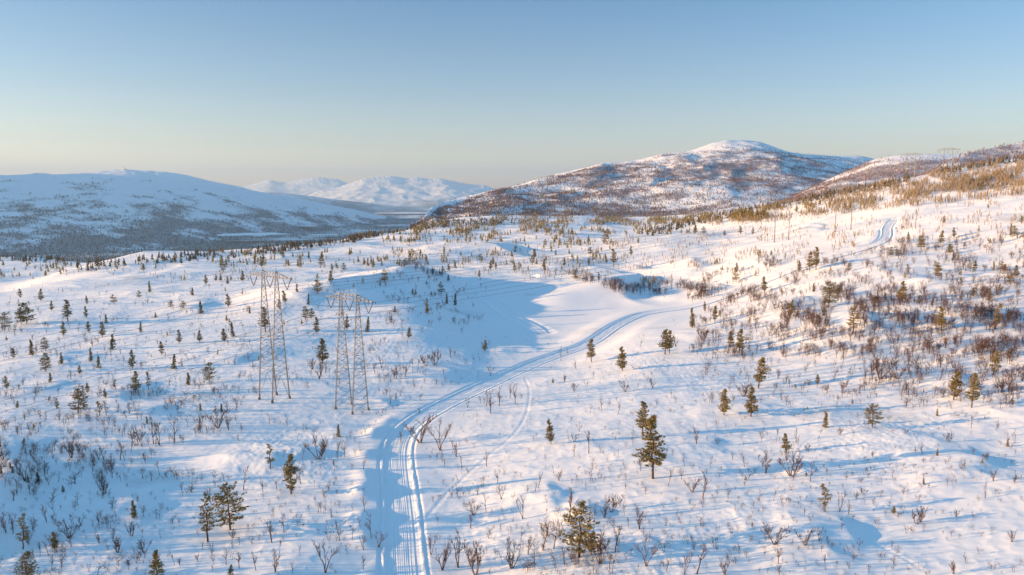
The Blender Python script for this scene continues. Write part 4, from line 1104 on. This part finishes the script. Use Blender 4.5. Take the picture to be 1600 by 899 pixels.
def merge(name, tmpl, Pts, Hs, wf, mt, label, cat):
    VV = []; FF = []; off = 0; Pts = np.asarray(Pts); Hs = np.asarray(Hs)
    if len(Pts) == 0: return
    which = rng.integers(0, len(tmpl), len(Pts))
    for k, (V, T) in enumerate(tmpl):
        m = which == k; n = m.sum()
        if n == 0: continue
        a = rng.random(n) * 6.28; ca, sa = np.cos(a)[:, None], np.sin(a)[:, None]; sc = Hs[m][:, None]; wv = (wf * rng.uniform(.8, 1.25, n))[:, None]
        x = (V[None, :, 0] * ca - V[None, :, 1] * sa) * sc * wv; y = (V[None, :, 0] * sa + V[None, :, 1] * ca) * sc * wv; z = V[None, :, 2] * sc
        W = np.stack([x + Pts[m][:, 0:1], y + Pts[m][:, 1:2], z + Pts[m][:, 2:3]], -1).reshape(-1, 3)
        F = (T[None] + (np.arange(n) * len(V))[:, None, None]).reshape(-1, 3) + off
        VV.append(W); FF.append(F); off += len(W)
    o = new_obj(name, np_mesh(name, np.vstack(VV), np.vstack(FF), mt))
    tag(o, label, cat, kind='stuff')
    return o
LP = [lo_pine(k) for k in range(8)]; LB = [lo_birch(k) for k in range(10)]; LC = [lo_cone()]; LD = [lo_dense(k) for k in range(10)]
fp = np.array([f[:4] for f in far_p]); fb = np.array([f[:4] for f in far_b])
merge('pine_wood', LP, fp[:, :3], fp[:, 3], 1.1, M_needle, 'small distant pines spread along the plateau edge and wooded ridge', 'pine wood')
nearm = np.hypot(fb[:, 0], fb[:, 1]) < 420
merge('birch_wood', LB, fb[nearm][:, :3], fb[nearm][:, 3], 1.15, M_twig, 'countless bare birches spread over the near snow of the plateau', 'birch wood')
merge('ridge_birch_wood', LD, fb[~nearm][:, :3], fb[~nearm][:, 3], .5, M_gold_twig, 'dense golden bare birch wood on the far plateau and the ridge', 'birch wood')

def ridge_scatter(rg, n, fn, hmin, hmax, tmax=1.0):
    i = rng.uniform(0, rg['X'].shape[0] - 1.01, n); j = rng.uniform(0, (rg['X'].shape[1] - 1) / 2 * tmax, n)
    S = bil(rg['S'], i, j); T = bil(rg['t'], i, j)
    keep = rng.random(n) < fn(S, T)
    i, j = i[keep], j[keep]
    return np.stack([bil(rg['X'], i, j), bil(rg['Y'], i, j), bil(rg['Z'], i, j)], 1), rng.uniform(hmin, hmax, len(i))
P, H = ridge_scatter(fell, 60000, lambda S, T: np.clip(.22 + .75 * S, 0, 1) * np.where(T > .86, .12, 1), 3, 6.5)
print('fell trees', len(P)); merge('fell_birch_wood', LD, P, H, 1.2, M_far_twig, 'purple brown bare birch wood climbing the big fell', 'birch wood')
P, H = ridge_scatter(fell, 4000, lambda S, T: np.clip(.5 - T * .6, 0, 1), 5, 10)
merge('fell_pine_wood', LP, P, H, 1.1, M_needle, 'scattered pines around the lower slopes of the big fell', 'pine wood')
P, H = ridge_scatter(hill_b, 16000, lambda S, T: np.clip(.03 + S, 0, 1), 3, 6)
merge('hill_birch_wood', LD, P, H, 1.2, M_far_twig, 'bare wood along the foot of the smooth white hill', 'birch wood')
P, H = ridge_scatter(hill_c, 5200, lambda S, T: np.clip(.4 + .5 * S, 0, 1), 3, 5.5)
merge('shoulder_birch_wood', LD, P, H, 1.3, M_far_twig, 'bare wood covering the shoulder at the right edge', 'birch wood')
P, H = ridge_scatter(left_mtn, 60000, lambda S, T: np.clip(S * 1.1 - .12, 0, 1), 7, 13)
merge('valley_side_wood', LC, P, H, 1.0, M_far_conifer, 'dark forest on the lower side of the mountain across the valley', 'forest')
# forest on the valley floor and the wooded brow of the plateau
n = 60000
ph = rng.uniform(R(-37), R(2), n); rr_ = np.exp(rng.uniform(math.log(1000), math.log(12000), n))
X = rr_ * np.sin(ph); Y = rr_ * np.cos(ph); Z = ground_z(X, Y)
keep = (Z < -40) & (rng.random(n) < np.clip(.65 + .8 * fbm(X / 500, Y / 900, 4, 31), 0, 1))
merge('valley_forest', LC, np.stack([X, Y, Z], 1)[keep], rng.uniform(7, 13, keep.sum()), 1.0, M_far_conifer, 'dark conifer forest covering the valley floor', 'forest')
brow = [(y_, x_) for x_ in range(0)]
bx = []
for x0, y0, x1, y1, n_ in ((1010,362,1180,322,260),(1180,322,1330,296,240),(1330,296,1420,280,90),(1470,264,1600,244,120),(120,414,400,392,110),(400,390,560,369,260),(545,369,665,345,620),(640,351,700,346,300),(690,347,760,342,160),(750,343,860,339,150),(-20,398,120,404,90)):
    k = n_; tq = rng.random(k); px = x0 + (x1 - x0) * tq; py = y0 + (y1 - y0) * tq + rng.uniform(0, 7, k) ** 1.2
    bx.append(np.stack([px, py], 1))
bx = np.vstack(bx); Hh = hit(bx[:, 0], bx[:, 1]); ok = ~np.isnan(Hh[:, 0]) & (Hh[:, 1] < 2500); Hh = Hh[ok]
merge('brow_wood', LP, Hh, rng.uniform(2.2, 6, len(Hh)), 1.15, M_brow, 'dense brown green wood lining the far brow of the plateau', 'pine wood')
# fine twigs and heather tops poking through the snow
sx = rng.uniform(-260, 1860, 7000); sy = 915 - (rng.random(7000) ** 1.1) * 450; Hs_ = hit(sx, sy); ok = ~np.isnan(Hs_[:, 0]); Hs_ = Hs_[ok]
cl = vnoise(Hs_[:, 0] / 22, Hs_[:, 1] / 22, 401); Hs_ = off_road(Hs_[rng.random(len(Hs_)) < np.clip(.35 + .9 * cl, .03, 1)])
merge('snow_scrub', LB, Hs_, rng.uniform(.35, .95, len(Hs_)), 1.6, M_twig, 'tips of dwarf scrub sticking out of the snow', 'scrub')

# ------------------------------------------------------------------ haze
def haze():
    m = bpy.data.materials.new('haze'); m.use_nodes = True; nt = m.node_tree
    for n_ in list(nt.nodes): nt.nodes.remove(n_)
    out = nd(nt, 'ShaderNodeOutputMaterial'); v = nd(nt, 'ShaderNodeVolumePrincipled')
    v.inputs['Color'].default_value = (.40, .65, 1.0, 1); v.inputs['Density'].default_value = 6e-5; v.inputs['Anisotropy'].default_value = 0.2
    nt.links.new(v.outputs[0], out.inputs['Volume'])
    mb = MB(); mb.box((0, 0, -330), 56000, 56000, 1180)
    o = mb.build('haze', m); tag(o, 'thin bluish winter haze over the whole landscape', 'haze', kind='stuff')
haze()
